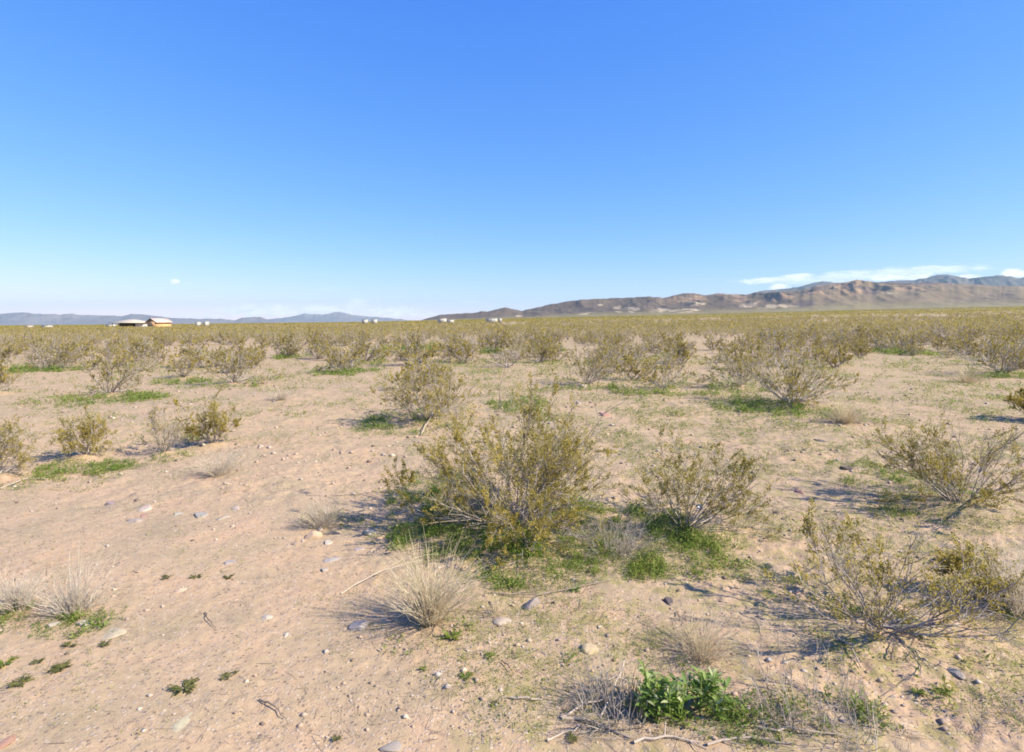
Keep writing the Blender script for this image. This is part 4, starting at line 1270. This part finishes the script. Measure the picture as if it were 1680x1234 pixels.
# clouds: soft noise-broken banks low over the horizon, by direction
tc = nt.nodes.new('ShaderNodeTexCoord'); sx = nt.nodes.new('ShaderNodeSeparateXYZ'); nt.links.new(tc.outputs['Generated'], sx.inputs[0])
dx, dy, dz = sx.outputs
front = math_n(nt, 'MAXIMUM', dy, 0.02)
u = math_n(nt, 'DIVIDE', dx, front); v = math_n(nt, 'DIVIDE', dz, front)
cmb = nt.nodes.new('ShaderNodeCombineXYZ'); nt.links.new(math_n(nt, 'MULTIPLY', u, 30.0), cmb.inputs[0]); nt.links.new(math_n(nt, 'MULTIPLY', v, 150.0), cmb.inputs[1])
cn = noise(nt, cmb.outputs[0], 1.0, 5, 0.62)
cmb2 = nt.nodes.new('ShaderNodeCombineXYZ'); nt.links.new(math_n(nt, 'MULTIPLY', u, 70.0), cmb2.inputs[0]); nt.links.new(math_n(nt, 'MULTIPLY', v, 110.0), cmb2.inputs[1])
cn2 = noise(nt, cmb2.outputs[0], 1.0, 5, 0.6)


def cloud(px, py, wx, wy, strength, tilt=0.0, puff=False, gain=1.2):
    t, e_ = slope_at(px, py)
    a = math_n(nt, 'SUBTRACT', u, t); b = math_n(nt, 'SUBTRACT', math_n(nt, 'SUBTRACT', v, e_), math_n(nt, 'MULTIPLY', a, tilt))
    a = math_n(nt, 'DIVIDE', a, wx / F0); b = math_n(nt, 'DIVIDE', b, wy / F0)
    q = math_n(nt, 'ADD', math_n(nt, 'MULTIPLY', a, a), math_n(nt, 'MULTIPLY', b, b))
    nz = math_n(nt, 'MULTIPLY', math_n(nt, 'SUBTRACT', cn2 if puff else cn, 0.5), gain * 2.2)
    return math_n(nt, 'MULTIPLY', ramp(nt, math_n(nt, 'SUBTRACT', q, nz), 1.15, 0.1), strength)


mask = None
for c_ in ((287, 462, 9, 4.5, .95, 0, True, .5), (1275, 459, 75, 6, .65, .06, False), (1310, 453, 35, 4.5, .8, .05, False, .6), (1420, 452, 150, 11, .5, .07, False), (1520, 443, 110, 8, .5, .03, False), (1480, 455, 90, 8, .8, 0, False), (1278, 472, 20, 8, .9, 0, True, .8), (1335, 470, 26, 6, .6, 0, True),
           (1662, 449, 24, 9, .95, 0, True, .7), (1590, 455, 30, 6, .8, 0, True), (430, 510, 80, 11, .9, 0, True, 1.4), (520, 508, 90, 9, .8, 0, True, 1.4), (645, 512, 55, 9, .9, 0, True, 1.3), (590, 497, 20, 8, .45, 0, True), (775, 495.5, 26, 1.6, .3, 0, False, .4), (537, 474, 16, 1.8, .18, 0, False, .4), (700, 517, 90, 5, .4, 0, True, 1.4), (340, 518, 80, 5, .5, 0, True, 1.4)):
    m_ = cloud(*c_)
    mask = m_ if mask is None else math_n(nt, 'MAXIMUM', mask, m_)
mask = math_n(nt, 'MULTIPLY', mask, math_n(nt, 'GREATER_THAN', dy, 0.05))
ccol = mix_c(nt, ramp(nt, cn, 0.30, 0.62), (4.0, 4.2, 4.5), (5.6, 5.6, 5.6))
sepc = nt.nodes.new('ShaderNodeSeparateColor'); nt.links.new(sky.outputs[0], sepc.inputs[0])
comb = nt.nodes.new('ShaderNodeCombineColor')
for k_, (a_, g_) in enumerate(((0.315, 1.275), (0.735, 0.824), (3.0, 0.20))):      # film response: deeper blue overhead, paler low down
    nt.links.new(math_n(nt, 'MULTIPLY', math_n(nt, 'POWER', sepc.outputs[k_], g_), a_), comb.inputs[k_])
tinted = comb.outputs[0]
fin = mix_c(nt, mask, tinted, ccol)
nt.links.new(fin, bg.inputs[0]); nt.links.new(bg.outputs[0], out.inputs[0])

# ------------------------------------------------------------------ camera
cam = bpy.data.cameras.new('camera'); cam.sensor_width = 36; cam.lens = 36 * F0 / W0; cam.clip_start = 0.05; cam.clip_end = 80000
co = bpy.data.objects.new('camera', cam); C.objects.link(co)
co.matrix_world = Matrix.Translation((0, 0, CAM_Z)) @ Matrix(R.tolist()).to_4x4()
scene.camera = co
scene.view_settings.view_transform = 'Standard'; scene.view_settings.look = 'None'; scene.view_settings.exposure = 0.95; scene.view_settings.gamma = 1
scene.render.engine = 'CYCLES'
scene.cycles.max_bounces = 4; scene.cycles.diffuse_bounces = 2; scene.cycles.transmission_bounces = 2; scene.cycles.volume_bounces = 0
scene.cycles.use_denoising = True; scene.cycles.denoiser = 'OPENIMAGEDENOISE'; scene.cycles.denoising_input_passes = 'RGB_ALBEDO_NORMAL'; scene.cycles.denoising_prefilter = 'ACCURATE'; scene.cycles.filter_width = 1.8
